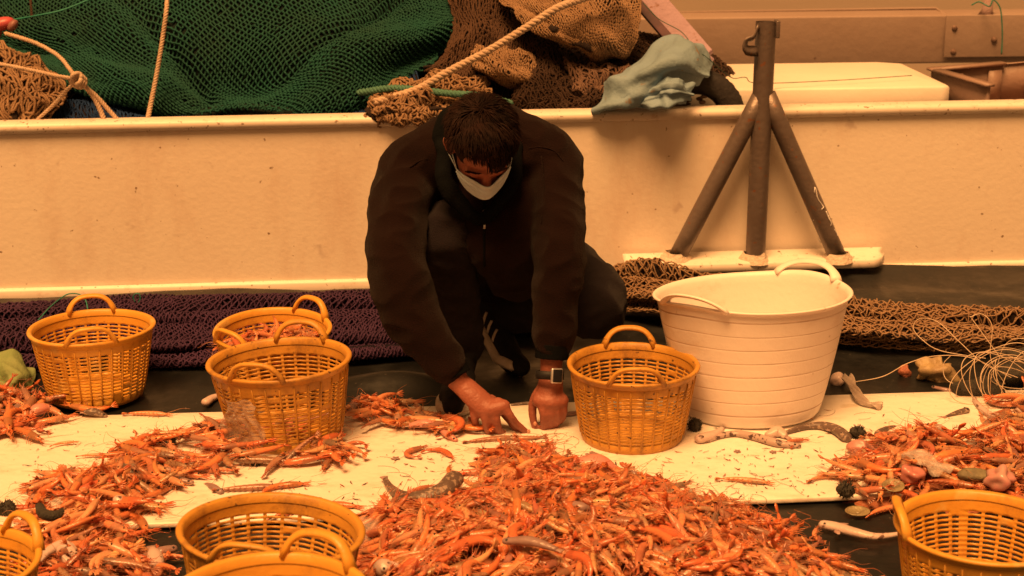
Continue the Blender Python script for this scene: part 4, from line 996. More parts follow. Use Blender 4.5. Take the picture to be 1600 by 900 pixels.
# trousers
b = MB()
b.ctube([hipR + V(.02, 0, 0), hipL - V(.0, 0, 0)], [.125, .125], 20)
b.ctube([hipR, hipR * .5 + kR * .5 + V(0, 0, .01), kR + V(0, .005, .0), kR * .55 + aR * .45 + V(0, .01, 0), aR + V(0, .0, .02)], [.11, .095, .076, .066, .052], 20)
b.ctube([hipL, hipL * .5 + kL * .5 + V(.01, 0, .0), kL + V(0, .0, -.005), kL * .6 + aL * .4 + V(0, 0, .01), aL + V(.03, -.03, .01)], [.12, .105, .082, .072, .050], 20)
me = remesh(b, .006, 8); co = vget(me); nn = nget(me)
for i in range(len(co)):
    p = co[i]; co[i] = p + nn[i] * (.008 * noise.noise(Vector(p * 9)) + .005 * (1 - 2 * abs(noise.noise(Vector((p[0] * 20, p[1] * 12, p[2] * 26))))) - .003)
vset(me, co); setmat(me, M_trou); me.name = 'trousers'; link('trousers', me, man)

# shoes
def shoe(heel, ball, toe, up, ob, side):
    root = bpy.data.objects.new('shoe', None); COL.objects.link(root); root.parent = man; root['_world'] = 1
    root.location = (0, 0, 0); root.matrix_parent_inverse = Matrix.Identity(4)
    root.location = tuple(-np.array(man.location) * 0)
    up = norm(up)
    b = MB(); ctrp = smooth_path([heel, heel * .6 + ball * .4, ball, toe], 14)
    rw = spline(np.array([[.026], [.031], [.030], [.034], [.044], [.042], [.026]]), np.linspace(0, 6, 14))[:, 0]
    b2 = MB(); b2.ctube([heel + up * .036, heel * .6 + ball * .4 + up * .044, ball + up * .030, toe + up * .022], [.034, .036, .036, .027], 16, sub=6)
    b2.ctube([heel * .85 + ball * .15 + up * .050, ob], [.038, .042], 16)
    b2.ctube([heel * .5 + ball * .5 + up * .038, ball * .8 + toe * .2 + up * .026], [.042, .042], 16, flat=.62, ref=tuple(up))
    me = remesh(b2, .004, 5); setmat(me, M_shoe); me.name = 'upper'; me.transform(Matrix.Translation(-man.location)); o = bpy.data.objects.new('upper', me); COL.objects.link(o); o.parent = root
    # sole
    T = norm(np.gradient(ctrp, axis=0)); S = norm(np.cross(T, up)); U_ = np.cross(S, T)
    sec = [(-1, 0), (-1.03, .010), (-1.0, .021), (-.8, .023), (.8, .023), (1.0, .021), (1.03, .010), (1, 0), (.9, -.003), (-.9, -.003)]
    gg = np.array([[ctrp[k] + S[k] * sx * (rw[k] + .003) + U_[k] * sz for sx, sz in sec] for k in range(14)])
    e0 = gg[0].mean(0) + (gg[0] - gg[0].mean(0)) * [.55] - T[0] * .016; e1 = gg[-1].mean(0) + (gg[-1] - gg[-1].mean(0)) * .5 + T[-1] * .016
    gg = np.concatenate([[e0], gg, [e1]]); b = MB(); b.grid(gg, closed=True); n0 = b.n; m_ = len(sec); b.f += [tuple(range(m_)), tuple(range(n0 - m_, n0))[::-1]]; b.m += [0, 0]
    me = b.mesh('sole', M_sole); me.transform(Matrix.Translation(-man.location)); o = bpy.data.objects.new('sole', me); COL.objects.link(o); o.parent = root
    # three slanted stripes on the upper
    ub = [c_ for c_ in root.children if c_.name.startswith('upper')][0].data
    bv = BVHTree.FromPolygons([x.co for x in ub.vertices], [p.vertices[:] for p in ub.polygons])
    b = MB(); off = np.array(man.location)
    for k in range(3):
        base = heel * (.62 - .17 * k) + ball * (.38 + .17 * k); Sv = norm(np.cross(norm(ball - heel), up)) * side; ln = norm(ball - heel)
        pts = []
        for t in np.linspace(.1, .8, 9):
            q = base + up * (.018 + .040 * t) - ln * (.022 * t) + Sv * .12
            h, n_, i, ds = bv.ray_cast(Vector(q - off), Vector(-Sv))
            if h is not None: pts.append(np.array(h) + off + np.array(n_) * .0008)
        if len(pts) > 3: b.tube(pts, .0042, 6, flat=.25, ref=tuple(Sv))
    if b.n:
        me = b.mesh('stripes', M_sole); me.transform(Matrix.Translation(-man.location)); o = bpy.data.objects.new('stripes', me); COL.objects.link(o); o.parent = root
    return root
shoe(V(-.128, 3.955, .026), V(-.142, 3.745, .024), V(-.146, 3.675, .026), V(0, 0, 1), aR + V(0, -.02, .02), 1)
shoe(V(-.112, 4.115, .150), V(-.030, 4.03, .034), V(.006, 3.985, .026), norm(V(.55, .05, .60)), aL + V(.035, -.01, .0), 1)
# wrist watch
wc = P(859, 586, 3.60); axw = norm(kl(859, 624) - wL); b = MB()
sd_ = norm(np.cross(axw, V(0, -1, .2))); fr = np.cross(sd_, axw)
pts = [wc + sd_ * .031 * math.cos(a) + fr * .0245 * math.sin(a) for a in np.linspace(0, 2 * math.pi, 41)]
b.tube(pts, .0095, 8, flat=.22, ref=tuple(norm(pts[0] - wc)), cap=False)
wt = bpy.data.objects.new('watch', None); COL.objects.link(wt); wt.parent = man
def sub(mb, nm, m, par):
    me = mb.mesh(nm, m); me.transform(Matrix.Translation(-man.location)); o = bpy.data.objects.new(nm, me); COL.objects.link(o); o.parent = par; return o
# strap as a band: wide along the arm
g = np.array([[wc + (sd_ * (.0305 + h_) * math.cos(a) + fr * (.024 + h_) * math.sin(a)) + axw * z for a in np.linspace(0, 2 * math.pi, 49)[:-1]] for h_, z in ((.001, -.010), (.0035, -.010), (.0035, 0), (.0035, .010), (.001, .010))])
b = MB(); b.grid(g, closed=True); sub(b, 'strap', M_strap, wt)
toc = norm(np.array([0, 0, CAMH]) - wc)
if np.dot(fr, toc) < 0: fr = -fr
if sd_[0] < 0: sd_ = -sd_
wdir = norm(fr * .86 + sd_ * .5); wx = norm(np.cross(axw, wdir)); wpos = wc + sd_ * .0155 + fr * .0265
Mw = np.stack([wx, axw, wdir], 1)
b = MB(); b.box(wpos, (.031, .036, .009), Mw, .006 * .6); sub(b, 'case', M_case, wt)
b = MB(); b.box(wpos + wdir * .0045, (.025, .030, .002), Mw, .0008); sub(b, 'dial', M_face, wt)
# ------------------------------------------------------------------ the catch
M_shr = mat('shrimp_shell', (0.98, 0.98, 0.98), (0.70, 0.62, 0.62), .24, 55, .15, 220, 1.5, spec=.6, attr=True, sss=.35)
M_eye = mat('black_eye', (.008, .006, .008), rough=.15)
def shrimp(seed, bend, L=.100, detail=1.0):
    rd = random.Random(seed); b = MB()
    tone = [(.72, .26, .11), (.76, .31, .15), (.66, .19, .08), (.72, .36, .19), (.54, .20, .11), (.76, .40, .22), (.70, .24, .09), (.40, .21, .14)][seed % 8]
    red = (tone[0] * .92, tone[1] * .72, tone[2] * .7)
    N = 21; s = np.linspace(0, 1, N); bd = bend
    # heading angle along the body: head straight, tail curls
    ang = np.where(s < .38, .10 * (s - .38), 0) - bd * np.clip((s - .36) / .64, 0, 1) ** 1.25
    d = np.stack([-np.cos(ang), np.sin(ang), np.zeros(N)], 1) * (L / (N - 1))
    p = np.concatenate([[[0, 0, 0]], np.cumsum(d, 0)[:-1]]); p -= p.mean(0)
    r = np.interp(s, [0, .05, .14, .30, .40, .55, .75, .92, 1], [.0016, .0042, .0078, .0098, .0092, .0085, .0068, .0045, .0028]) * L / .10 * (.80 + .16 * rd.random())
    seg = np.where(s > .38, 1 + .045 * np.sin((s - .38) / .62 * 6 * 2 * math.pi), 1)
    b.col = tone; b.tube(p, r * seg, 8, flat=.78, ref=(0, 0, 1))
    v = b.v[-1]; cc = b.c[-1]
    # darker head contents and a redder line along the back
    for k in range(N):
        if .12 < s[k] < .36: cc[k * 8:(k + 1) * 8] *= (.80, .80, .85) if seed % 3 else (.6, .75, .9)
        if s[k] > .86: cc[k * 8:(k + 1) * 8] = red
    T = norm(np.gradient(p, axis=0)); S = np.stack([T[:, 1], -T[:, 0], np.zeros(N)], 1)  # ventral side
    if S[10] @ (p[-1] - p[10]) < 0: S = -S
    b.col = red
    # rostrum
    f0 = p[1] - S[1] * .003; b.tube([f0, f0 - T[1] * .012, f0 - T[1] * .024 - S[1] * .004], [.0018, .0012, .0003], 4)
    # tail fan
    e = p[-1]; t_ = T[-1]
    for k, a in enumerate((-.5, -.2, .2, .5)):
        dr = t_ * math.cos(a) + np.array([0, 0, 1.0]) * math.sin(a) * .6 + np.array([-t_[1], t_[0], 0]) * math.sin(a) * .6
        b.tube([e, e + dr * .009, e + dr * .016, e + dr * .021], [.0012, .0034, .0036, .0012], 6, flat=.25, ref=(.2, .1, 1))
    b.tube([e, e + t_ * .018], [.0028, .0006], 5, flat=.5)
    # walking legs and swimmerets
    for k, q in enumerate((5, 7, 9)):
        for z_ in (-1, 1):
            a0 = p[q] + S[q] * r[q] * .8 + [0, 0, z_ * .003]; ln = .014 + rd.random() * .010; sw = rd.uniform(-.9, .9)
            b.tube([a0, a0 + S[q] * ln * .5 - T[q] * ln * (.2 + .3 * sw) + [0, 0, z_ * .005], a0 + S[q] * ln * .85 - T[q] * ln * (.5 + .5 * sw) + [0, 0, z_ * .008]], [.0010, .0007, .0003], 3, cap=False)
    for q in (11, 13, 15, 17):
        for z_ in (-1, 1):
            a0 = p[q] + S[q] * r[q] * .7 + [0, 0, z_ * .003]; b.tube([a0, a0 + S[q] * .003 + T[q] * .004, a0 + S[q] * .004 + T[q] * .009], [.0014, .0010, .0003], 3, cap=False)
    # antennae
    for z_ in (-1, 1):
        a0 = p[1] + [0, 0, z_ * .002]; c1 = rd.uniform(-.03, .03); c2 = rd.uniform(-.05, .05); ln = rd.uniform(.03, .07)
        b.tube(smooth_path([a0, a0 - T[0] * ln * .3 + [0, c1 * .3, z_ * .004], a0 - T[0] * ln * .65 + [0, c1, z_ * .006], a0 - T[0] * ln + [0, c2, 0]], 8), np.linspace(.0008, .0003, 8), 3, cap=False)
        b.tube([a0 + S[1] * .002, a0 + S[1] * .006 - T[0] * .012, a0 + S[1] * .004 - T[0] * .022], [.0016, .0018, .0005], 4, cap=False)
    b.col = (1, 1, 1); b.mat = 1
    for z_ in (-1, 1): b.ell(p[2] - S[2] * .001 + [0, 0, z_ * .0050], (.0022, .0022, .0022), None, 6, 5)
    return b
SH = []; SHM = []
bends = [.6, 1.2, 1.8, .4, 2.2, .9, 1.3, .15, 1.8, .6, 1.1, .35, 2.8, .8, 1.4, .45]
for k, bd in enumerate(bends):
    m_ = shrimp(k, bd, .108 + .020 * ((k * 7) % 5) / 5); SH.append(m_); SHM.append(m_.mesh('shrimp', [M_shr, M_eye]))

def inpoly(x, y, poly):
    c = False; n = len(poly); j = n - 1
    for i in range(n):
        xi, yi = poly[i]; xj, yj = poly[j]
        if (yi > y) != (yj > y) and x < (xj - xi) * (y - yi) / (yj - yi) + xi: c = not c
        j = i
    return c
def dpoly(x, y, poly):
    m_ = 9
    for i in range(len(poly)):
        ax, ay = poly[i]; bx_, by = poly[(i + 1) % len(poly)]; dx_, dy_ = bx_ - ax, by - ay
        t = max(0, min(1, ((x - ax) * dx_ + (y - ay) * dy_) / (dx_ * dx_ + dy_ * dy_ + 1e-12))); m_ = min(m_, math.hypot(x - ax - t * dx_, y - ay - t * dy_))
    return m_
HEAPS = [
 # name phrase, pixel outline on the ground, height, falloff, individuals, extra in the mass
 ('centre', [(560, 822), (610, 812), (690, 806), (742, 788), (750, 756), (742, 728), (790, 716), (855, 718), (885, 745), (935, 750), (975, 762), (1040, 772), (1075, 795), (1130, 806), (1190, 822), (1235, 850), (1262, 880), (1320, 893), (1330, 960), (1200, 1010), (560, 1010), (545, 900), (575, 850)], .085, .20, 138, 760),
 ('left', [(60, 960), (60, 880), (40, 800), (60, 765), (130, 752), (180, 735), (170, 715), (240, 715), (290, 740), (310, 770), (262, 790), (235, 812), (215, 835), (225, 872), (262, 890), (280, 960)], .035, .10, 52, 120),
 ('upper left', [(-40, 625), (30, 628), (75, 645), (120, 640), (145, 655), (90, 665), (60, 685), (62, 712), (30, 705), (-40, 690)], .03, .07, 12, 34),
 ('middle', [(305, 690), (330, 672), (368, 700), (450, 705), (520, 708), (566, 722), (560, 738), (480, 738), (420, 745), (380, 738), (350, 760), (320, 745), (295, 722), (240, 735), (180, 735), (230, 705)], .018, .05, 30, 22),
 ('upper middle', [(545, 650), (600, 645), (650, 652), (672, 668), (738, 684), (690, 692), (650, 680), (600, 682), (560, 672)], .018, .05, 18, 18),
 ('right', [(1310, 745), (1330, 720), (1360, 700), (1400, 690), (1470, 695), (1530, 690), (1560, 640), (1640, 640), (1660, 800), (1500, 800), (1400, 795), (1350, 792), (1300, 770)], .05, .12, 36, 150),
]
def mx_quat(x, y, z, yaw, pitchx, rollx): return (Matrix.Translation((x, y, z)) @ Matrix.Rotation(yaw, 4, 'Z') @ Matrix.Rotation(pitchx, 4, 'Y') @ Matrix.Rotation(rollx, 4, 'X'))
rg = random.Random(77); stuff = MB()
basket_spots = [(B1, .13), (B2, .14), (B3, .13), (B4, .13), (B5, .16), (B6, .17), (B7, .16), (B8, .16), ((TX, TY, 0), .19)]
shr_count = 0
def put(k, M_, label, group):
    global shr_count
    o = bpy.data.objects.new('shrimp', SHM[k]); COL.objects.link(o); o.matrix_world = M_; tag(o, label, 'shrimp', group); shr_count += 1; return o
mound = MB()
for hi, (nm, poly, Hh, fo, nind, nst) in enumerate(HEAPS):
    wp = [tuple(G(u, v)[:2]) for u, v in poly]
    x0, x1 = min(p[0] for p in wp), max(p[0] for p in wp); y0, y1 = min(p[1] for p in wp), max(p[1] for p in wp)
    def hh(x, y):
        if not inpoly(x, y, wp): return 0
        d = min(1, dpoly(x, y, wp) / fo); return Hh * d ** .8 * (.85 + .3 * noise.noise(Vector((x * 6, y * 6, hi))))
    z0 = BZ * (1 if nm in ('middle', 'upper middle', 'upper left') else .5)
    # packed bottom of the heap, clad in shrimp parts
    nx, ny = max(12, int((x1 - x0) / .012)), max(12, int((y1 - y0) / .012))
    gr = np.array([[(x, y, z0 - .012 + hh(x, y) * .8 + .004 * noise.noise(Vector((x * 60, y * 60, 0)))) for x in np.linspace(x0, x1, nx)] for y in np.linspace(y0, y1, ny)])
    mound.col = (.52, .17, .08)
    if Hh > .03: mound.grid(gr, flip=False)
    def place(layer):
        for _ in range(400):
            x, y = rg.uniform(x0, x1), rg.uniform(y0, y1)
            if not inpoly(x, y, wp) : continue
            if any(math.hypot(x - b_[0], y - b_[1]) < r_ for b_, r_ in basket_spots): continue
            if y < 2.70: continue
            break
        h0 = hh(x, y); e = .02; gx = (hh(x + e, y) - hh(x - e, y)) / (2 * e); gy = (hh(x, y + e) - hh(x, y - e)) / (2 * e)
        gx, gy = max(-.6, min(.6, gx)), max(-.6, min(.6, gy))
        z = z0 + h0 + .007 + (layer * .010 + rg.uniform(0, .008)) * min(1, h0 / .02 + .25)
        nr = Vector((-gx + rg.gauss(0, .22), -gy + rg.gauss(0, .22), 1)).normalized() if h0 > .01 else Vector((rg.gauss(0, .06), rg.gauss(0, .06), 1)).normalized()
        q = Vector((0, 0, 1)).rotation_difference(nr).to_matrix().to_4x4()
        yaw = 3.6 * noise.noise(Vector((x * 9, y * 9, hi + 9))) + rg.gauss(0, .85) + (math.pi if rg.random() < .5 else 0) + .3; roll_ = (0 if rg.random() < .5 else math.pi) + rg.gauss(0, .35 if h0 > .01 else .1)
        s_ = rg.uniform(.82, 1.12)
        return Matrix.Translation((x, y, z)) @ q @ Matrix.Rotation(yaw, 4, 'Z') @ Matrix.Rotation(roll_, 4, 'X') @ Matrix.Scale(s_, 4)
    for _ in range(nst):
        M_ = place(0); t = rg.uniform(.75, 1.15); stuff.merge(SH[rg.randrange(16)], np.array(M_), (t, t * rg.uniform(.85, 1.15), t))
    lab = {'centre': 'orange shrimp on top of the large heap in the middle of the foreground', 'left': 'orange shrimp in the loose heap at the left, between the baskets', 'upper left': 'orange shrimp in the small pile at the foot of the far left basket',
           'middle': 'orange shrimp in the thin spread in front of the cracked basket', 'upper middle': 'orange shrimp in the small spread beside the man\'s shoe', 'right': 'orange shrimp in the mixed heap at the right behind the corner basket'}[nm]
    for _ in range(nind): put(rg.randrange(16), place(1), lab, 'shrimps in the heap, ' + nm)
o = stuff.build('shrimp_mass', [M_shr, M_eye]); tag(o, 'dense mass of orange shrimps packed under the top layer of the heaps', 'shrimps', kind='stuff')
M_md = mat('heap_bottom', (.9, .9, .9), (.4, .4, .4), .5, 60, .8, 120, 1.6, attr=True)
o = mound.build('heap_bottom', M_md); tag(o, 'dark red packed bottom layer of the heaps', 'shrimps', kind='stuff')
# single shrimps lying apart on the board
def single(u, v, yaw, k, label, roll_=0, z=BZ + .007, s_=.85):
    p = G(u, v, z); put(k, Matrix.Translation(p) @ Matrix.Rotation(R(yaw), 4, 'Z') @ Matrix.Rotation(roll_, 4, 'X') @ Matrix.Scale(s_, 4), label, None)
single(656, 765, 30, 4, 'curled orange shrimp by itself above the dark curved fish', s_=.6)
single(702, 734, 80, 6, 'tiny orange shrimp apart at the left edge of the centre heap', s_=.45)
single(100, 692, 10, 5, 'small orange shrimp lying alone below the upper left pile', s_=.5)
single(218, 683, 60, 9, 'tiny orange shrimp alone on the white board at left', s_=.45)
single(144, 711, 0, 3, 'short straight shrimp alone above the left heap', s_=.5)
single(232, 646, -10, 11, 'brownish shrimp at the back edge of the board beside the far left basket', s_=.85)
single(645, 706, 40, 12, 'curled shrimp by itself below the spread beside the shoe', s_=.75)
single(690, 706, -60, 2, 'shrimp with its tail spread below the man\'s hand', s_=.7)
single(440, 760, 10, 6, 'curled shrimp on bare board in front of the cracked basket', s_=.9)
single(390, 762, 5, 7, 'long straight shrimp on bare board in front of the cracked basket', s_=1.0)
single(520, 790, -15, 8, 'shrimp on bare board behind the split yellow basket', s_=1.0)
single(470, 797, 15, 0, 'shrimp with long feelers just behind the split yellow basket', s_=1.05)
single(90, 740, 160, 5, 'shrimp at the upper edge of the left heap', s_=.9)
single(1165, 750, -20, 3, 'straight shrimp at the upper right edge of the centre heap', s_=.9)
single(1210, 824, 30, 10, 'shrimp on black rubber right of the centre heap', z=.010, s_=.6)
single(1275, 835, 70, 1, 'shrimp pointing up on the black rubber near the pale fish', z=.012, s_=.6)
single(1240, 690, 10, 4, 'hooked orange shrimp against the speckled eel in front of the tub', s_=.6)
single(1255, 655, 10, 3, 'tiny brown shrimp right of the white tub', s_=.35)
single(1385, 795, 20, 9, 'orange shrimp on black rubber behind the corner basket', z=.010, s_=.8)
single(1290, 745, 5, 13, 'orange shrimp at the left tip of the right heap', s_=.7)
single(818, 684, 175, 15, 'shrimp pinched under the man\'s right fingers', z=BZ + .005, s_=.8)
single(770, 686, 10, 7, 'dark shrimp under the man\'s right hand', z=BZ + .005, s_=.9)
# shrimps in the baskets
for (bl, n_, zf, rr_, lab) in ((B3, 34, .135, .115, 'orange shrimp in the filled basket beside the purple net'), (B2, 5, .012, .07, 'orange shrimp at the bottom of the cracked basket'), (B8, 5, .012, .07, 'orange shrimp at the bottom of the corner basket at right')):
    if n_ > 10:
        mb = MB(); mb.col = (.42, .08, .045); th = np.linspace(0, 2 * math.pi, 33)[:-1]
        mb.grid(np.array([[(bl[0] + r_ * math.cos(a), bl[1] + r_ * math.sin(a), bl[2] + zf - .01 + .01 * noise.noise(Vector((r_ * 30, a * 3, 0)))) for a in th] for r_ in (.001, .04, .08, .11, .125)]), closed=True)
        for _ in range(70):
            a, r_ = rg.uniform(0, 6.28), .105 * math.sqrt(rg.random()); mb.merge(SH[rg.randrange(16)], np.array(mx_quat(bl[0] + r_ * math.cos(a), bl[1] + r_ * math.sin(a), bl[2] + zf + rg.uniform(0, .01), rg.uniform(0, 6.28), rg.gauss(0, .2), rg.gauss(0, .3)) @ Matrix.Scale(.85, 4)))
        o = mb.build('shrimp_filling', [M_shr, M_eye]); tag(o, 'shrimps packed below the top layer in the filled basket', 'shrimps', kind='stuff')
    for _ in range(n_):
        a, r_ = rg.uniform(0, 6.28), rr_ * math.sqrt(rg.random()) * .85
        put(rg.randrange(16), mx_quat(bl[0] + r_ * math.cos(a), bl[1] + r_ * math.sin(a), bl[2] + zf + .008 + rg.uniform(0, .012), rg.uniform(0, 6.28), rg.gauss(0, .15), rg.gauss(0, .3)) @ Matrix.Scale(.85, 4), lab, lab.replace('orange shrimp', 'shrimps'))
print('SHRIMPS', shr_count)

# ------------------------------------------------------------------ fish and other catch
M_fish_d = mat('dark_spotted_skin', (.16, .115, .10), (.07, .045, .04), .35, 30, .3, 120, 1.4, spec=.5, speck=(.30, .22, .18), speck_scale=95, speck_t=.55)
M_fish_p = mat('pale_speckled_skin', (.46, .36, .34), (.32, .22, .20), .35, 25, .2, 120, 1.4, spec=.5, speck=(.07, .04, .04), speck_scale=70, speck_t=.545)
M_fish_w = mat('white_belly_skin', (.62, .50, .48), (.42, .30, .28), .35, 25, .2, 100, 1.3, speck=(.14, .08, .07), speck_scale=40, speck_t=.62)
M_fish_g = mat('grey_silver_skin', (.32, .22, .22), (.20, .11, .10), .28, 35, .2, 120, 1.4, spec=.6)
M_fish_k = mat('pink_skin', (.60, .16, .14), (.50, .30, .26), .3, 22, .2, 120, 1.6, spec=.6)
M_fin = mat('thin_fin', (.40, .28, .26), (.28, .16, .15), .5, 60)
def fish(label, pts, rad, m, cat='fish', flat=.8, eye=True, tail=.016, fins=(), z=BZ, name='fish', group=None, head=1):
    """pts: pixel spine from head to tail on the ground"""
    P3 = []
    for k, q in enumerate(pts):
        zz = q[2] if len(q) > 2 else 0
        P3.append(G(q[0], q[1], z + zz))
    P3 = smooth_path(P3, 26); rr = spline(np.array(rad, float)[:, None], np.linspace(0, len(rad) - 1, 26))[:, 0]
    P3[:, 2] += rr * flat * .95 
    root = empty(name, P3[12] * [1, 1, 0] + [0, 0, z], label, cat, group)
    b = MB(); T = norm(np.gradient(P3, axis=0)); hd = [P3[0] - T[0] * rr[0] * .8, P3[0] - T[0] * rr[0] * .5]
    b.tube(np.concatenate([hd, P3]), np.concatenate([[rr[0] * .35, rr[0] * .8], rr]), 14, flat=flat, ref=(0, 0, 1)); b.build('body', m, root)
    e = P3[-1]; t = T[-1]; s_ = norm(np.cross(t, [0, 0, 1.0]))
    if tail:
        b = MB(); b.tube([e - t * .004, e + t * tail * .6, e + t * tail], [rr[-1], tail * .55, tail * .7], 8, flat=.16, ref=(0, 0, 1)); b.build('tail_fin', M_fin, root)
    for (i, side, ln) in fins:
        s2 = norm(np.cross(T[i], [0, 0, 1.0])) * side; a0 = P3[i] + s2 * rr[i] * .8
        b = MB(); b.tube([a0, a0 + s2 * ln * .5 + T[i] * ln * .3, a0 + s2 * ln * .9 + T[i] * ln * .7], [.004, ln * .35, ln * .12], 8, flat=.14, ref=(0, 0, 1)); b.build('fin', M_fin, root)
    if eye:
        for sd2 in (-1, 1):
            s2 = norm(np.cross(T[1], [0, 0, 1.0])) * sd2
            b = MB(); b.ell(P3[1] + s2 * rr[1] * .55 + [0, 0, rr[1] * flat * .62], (.0032, .0032, .0028), None, 8, 6); b.build('eye', M_eye, root)
    return root
fish('dark spotted fish with a fat rounded head, curled left of the centre heap', [(710, 760, .014), (692, 778, .008), (658, 787, .004), (628, 781, .002), (610, 766, .002), (602, 752, .006)], [.0225, .0215, .018, .013, .009, .006], M_fish_d, fins=((6, 1, .02),), tail=.014)
fish('pale speckled eel lying along the front foot of the white tub', [(1248, 700), (1215, 698), (1180, 688), (1150, 682), (1125, 685), (1105, 692)], [.007, .0115, .0115, .0095, .008, .005], M_fish_p, 'eel', tail=.006, name='eel')
fish('brown spotted small shark lying right of the tub with its blunt head to the right', [(1322, 690), (1308, 679), (1285, 671), (1260, 671), (1235, 677), (1212, 684)], [.014, .0145, .0125, .009, .007, .004], M_fish_d, 'small shark', fins=((13, 1, .014), (6, -1, .012)), tail=.008)
fish('pale open mouthed fish head against the foot of the tub', [(1093, 692), (1108, 688), (1122, 680), (1128, 672)], [.014, .0135, .010, .006], M_fish_w, tail=.01)
fish('crumpled whitish skate scrap behind the speckled eel', [(1200, 684), (1215, 682), (1228, 686)], [.010, .016, .008], M_fish_w, eye=False, tail=.012)
fish('long pale fish with dark blotches on the black rubber at right', [(1286, 826), (1305, 830), (1335, 838), (1365, 843), (1390, 840), (1408, 836)], [.0115, .0125, .0115, .009, .0065, .005], M_fish_w, fins=((5, -1, .022), (6, 1, .020), (19, -1, .010)), z=.008, tail=.012)
fish('small brown fish with bent tail above the right heap', [(1428, 674), (1445, 671), (1468, 671), (1482, 680), (1484, 690)], [.006, .009, .008, .006, .004], M_fish_p, tail=.008)
fish('thin dark bent fish at the top left of the right heap', [(1368, 690), (1372, 680), (1385, 672), (1397, 667)], [.006, .008, .006, .003], M_fish_d, tail=.006)
fish('brownish small squid with short arms on the board above the right heap', [(1510, 645), (1495, 648), (1478, 652)], [.009, .007, .003], M_fish_d, tail=.010)
fish('pink pale eel curving round the tangled line at right', [(1595, 640), (1585, 652), (1560, 656), (1540, 648), (1525, 632), (1522, 624)], [.009, .0105, .0105, .009, .007, .005], M_fish_w, 'eel', tail=0, name='eel')
fish('flat brown sliver of fish at the back edge of the board near the tangled line', [(1458, 607), (1475, 611), (1495, 612)], [.005, .006, .003], M_fish_g, tail=.006)
hz_ = .05
fish('bright pink red gurnard half buried at the top of the centre heap', [(962, 742, .02), (935, 738, .026), (905, 740, .026), (872, 745, .02)], [.013, .026, .022, .008], M_fish_k, tail=.02, fins=((6, 1, .04), (8, 1, .035)))
fish('long grey fish lying at the upper right of the left heap', [(300, 757, .004), (270, 752, .006), (240, 747, .008), (215, 745, .01)], [.006, .0105, .010, .006], M_fish_g, tail=.014)
fish('second grey fish, lying just above the longer one in the left heap', [(285, 742, .004), (255, 738, .008), (225, 738, .01)], [.005, .009, .006], M_fish_g, tail=.012)
fish('small grey fish standing on its tail behind the split yellow basket', [(345, 772), (334, 765), (324, 758)], [.007, .008, .004], M_fish_g, tail=.008)
fish('pinkish flat fish on the upper left pile beside the basket', [(78, 642, .02), (60, 648, .018), (40, 655, .015)], [.010, .018, .008], M_fish_k, tail=.014)
fish('grey pink fish with open mouth on the upper left pile', [(50, 636, .02), (30, 645, .018), (12, 655, .015)], [.009, .015, .008], M_fish_g, tail=.014)
fish('dark grey fish at the right end of the upper left pile', [(165, 652, .0), (148, 649, .004), (132, 648, .006)], [.006, .012, .008], M_fish_d, tail=.010)
fish('pink tube shaped fish tail sticking out beside the cracked basket', [(322, 634), (332, 627), (345, 622)], [.0125, .011, .009], M_fish_w, eye=False, tail=0, z=.008)
fish('silvery fish leaning against the right side of the cracked basket', [(545, 650, .0), (553, 635, .02), (562, 620, .045)], [.008, .013, .004], M_fish_g, tail=.01, flat=.4)
fish('dark greenish fish lying across the left heap', [(225, 752, .018), (200, 742, .02), (178, 728, .018)], [.008, .015, .008], M_fish_d, tail=.012)
fish('curved pale eel at the bottom of the left heap', [(118, 872, .03), (100, 858, .03), (75, 868, .028), (62, 880, .025)], [.008, .012, .010, .006], M_fish_w, 'eel', name='eel', tail=0)
fish('white ringed eel curl at the bottom of the left heap', [(112, 882, .03), (98, 876, .032), (96, 862, .03), (108, 856, .03), (118, 862, .03)], [.007, .0085, .0085, .008, .005], M_fish_w, 'eel', name='eel', tail=0)
fish('pink squid between the left heap and the split basket', [(245, 888, .01), (242, 876, .015), (238, 862, .02)], [.016, .015, .007], M_fish_w, 'squid', name='squid', tail=.016)
fish('grey fish with its head to the right beside the split basket', [(272, 862, .008), (250, 868, .006), (222, 874, .004)], [.009, .011, .006], M_fish_g, tail=.014, z=.008)
fish('olive fish on the left flank of the centre heap', [(745, 800, .06), (765, 812, .07), (780, 830, .075)], [.007, .010, .006], M_fish_d, tail=.012)
fish('grey fish with pale side across the middle of the centre heap', [(790, 850, .09), (830, 852, .095), (870, 862, .095)], [.008, .011, .006], M_fish_g, tail=.012)
fish('blue grey fish in the upper part of the centre heap', [(880, 790, .07), (905, 798, .075), (930, 800, .07)], [.008, .012, .006], M_fish_g, tail=.012)
fish('fan tailed orange fish in the small spread below the man\'s hand', [(712, 690, .0), (700, 684, .003), (690, 676, .003)], [.006, .010, .006], M_fish_k, tail=.02)
fish('brown fish lying between the man\'s shoe and his hands', [(688, 672, .006), (665, 668, .008), (640, 668, .006)], [.007, .013, .007], M_fish_k, tail=.016)
fish('dark fish at the back of the spread beside the shoe', [(572, 640, .0), (588, 632, .006), (604, 640, .0)], [.009, .014, .006], M_fish_d, tail=.014)
fish('dark twig like eel behind the man\'s hands', [(800, 634), (825, 632), (850, 630)], [.004, .005, .004], M_fish_d, 'eel', name='eel', tail=0, eye=False)
fish('small grey fish poking out right of the man\'s left hand', [(904, 648), (890, 650), (876, 652)], [.006, .0075, .005], M_fish_g, tail=.006)
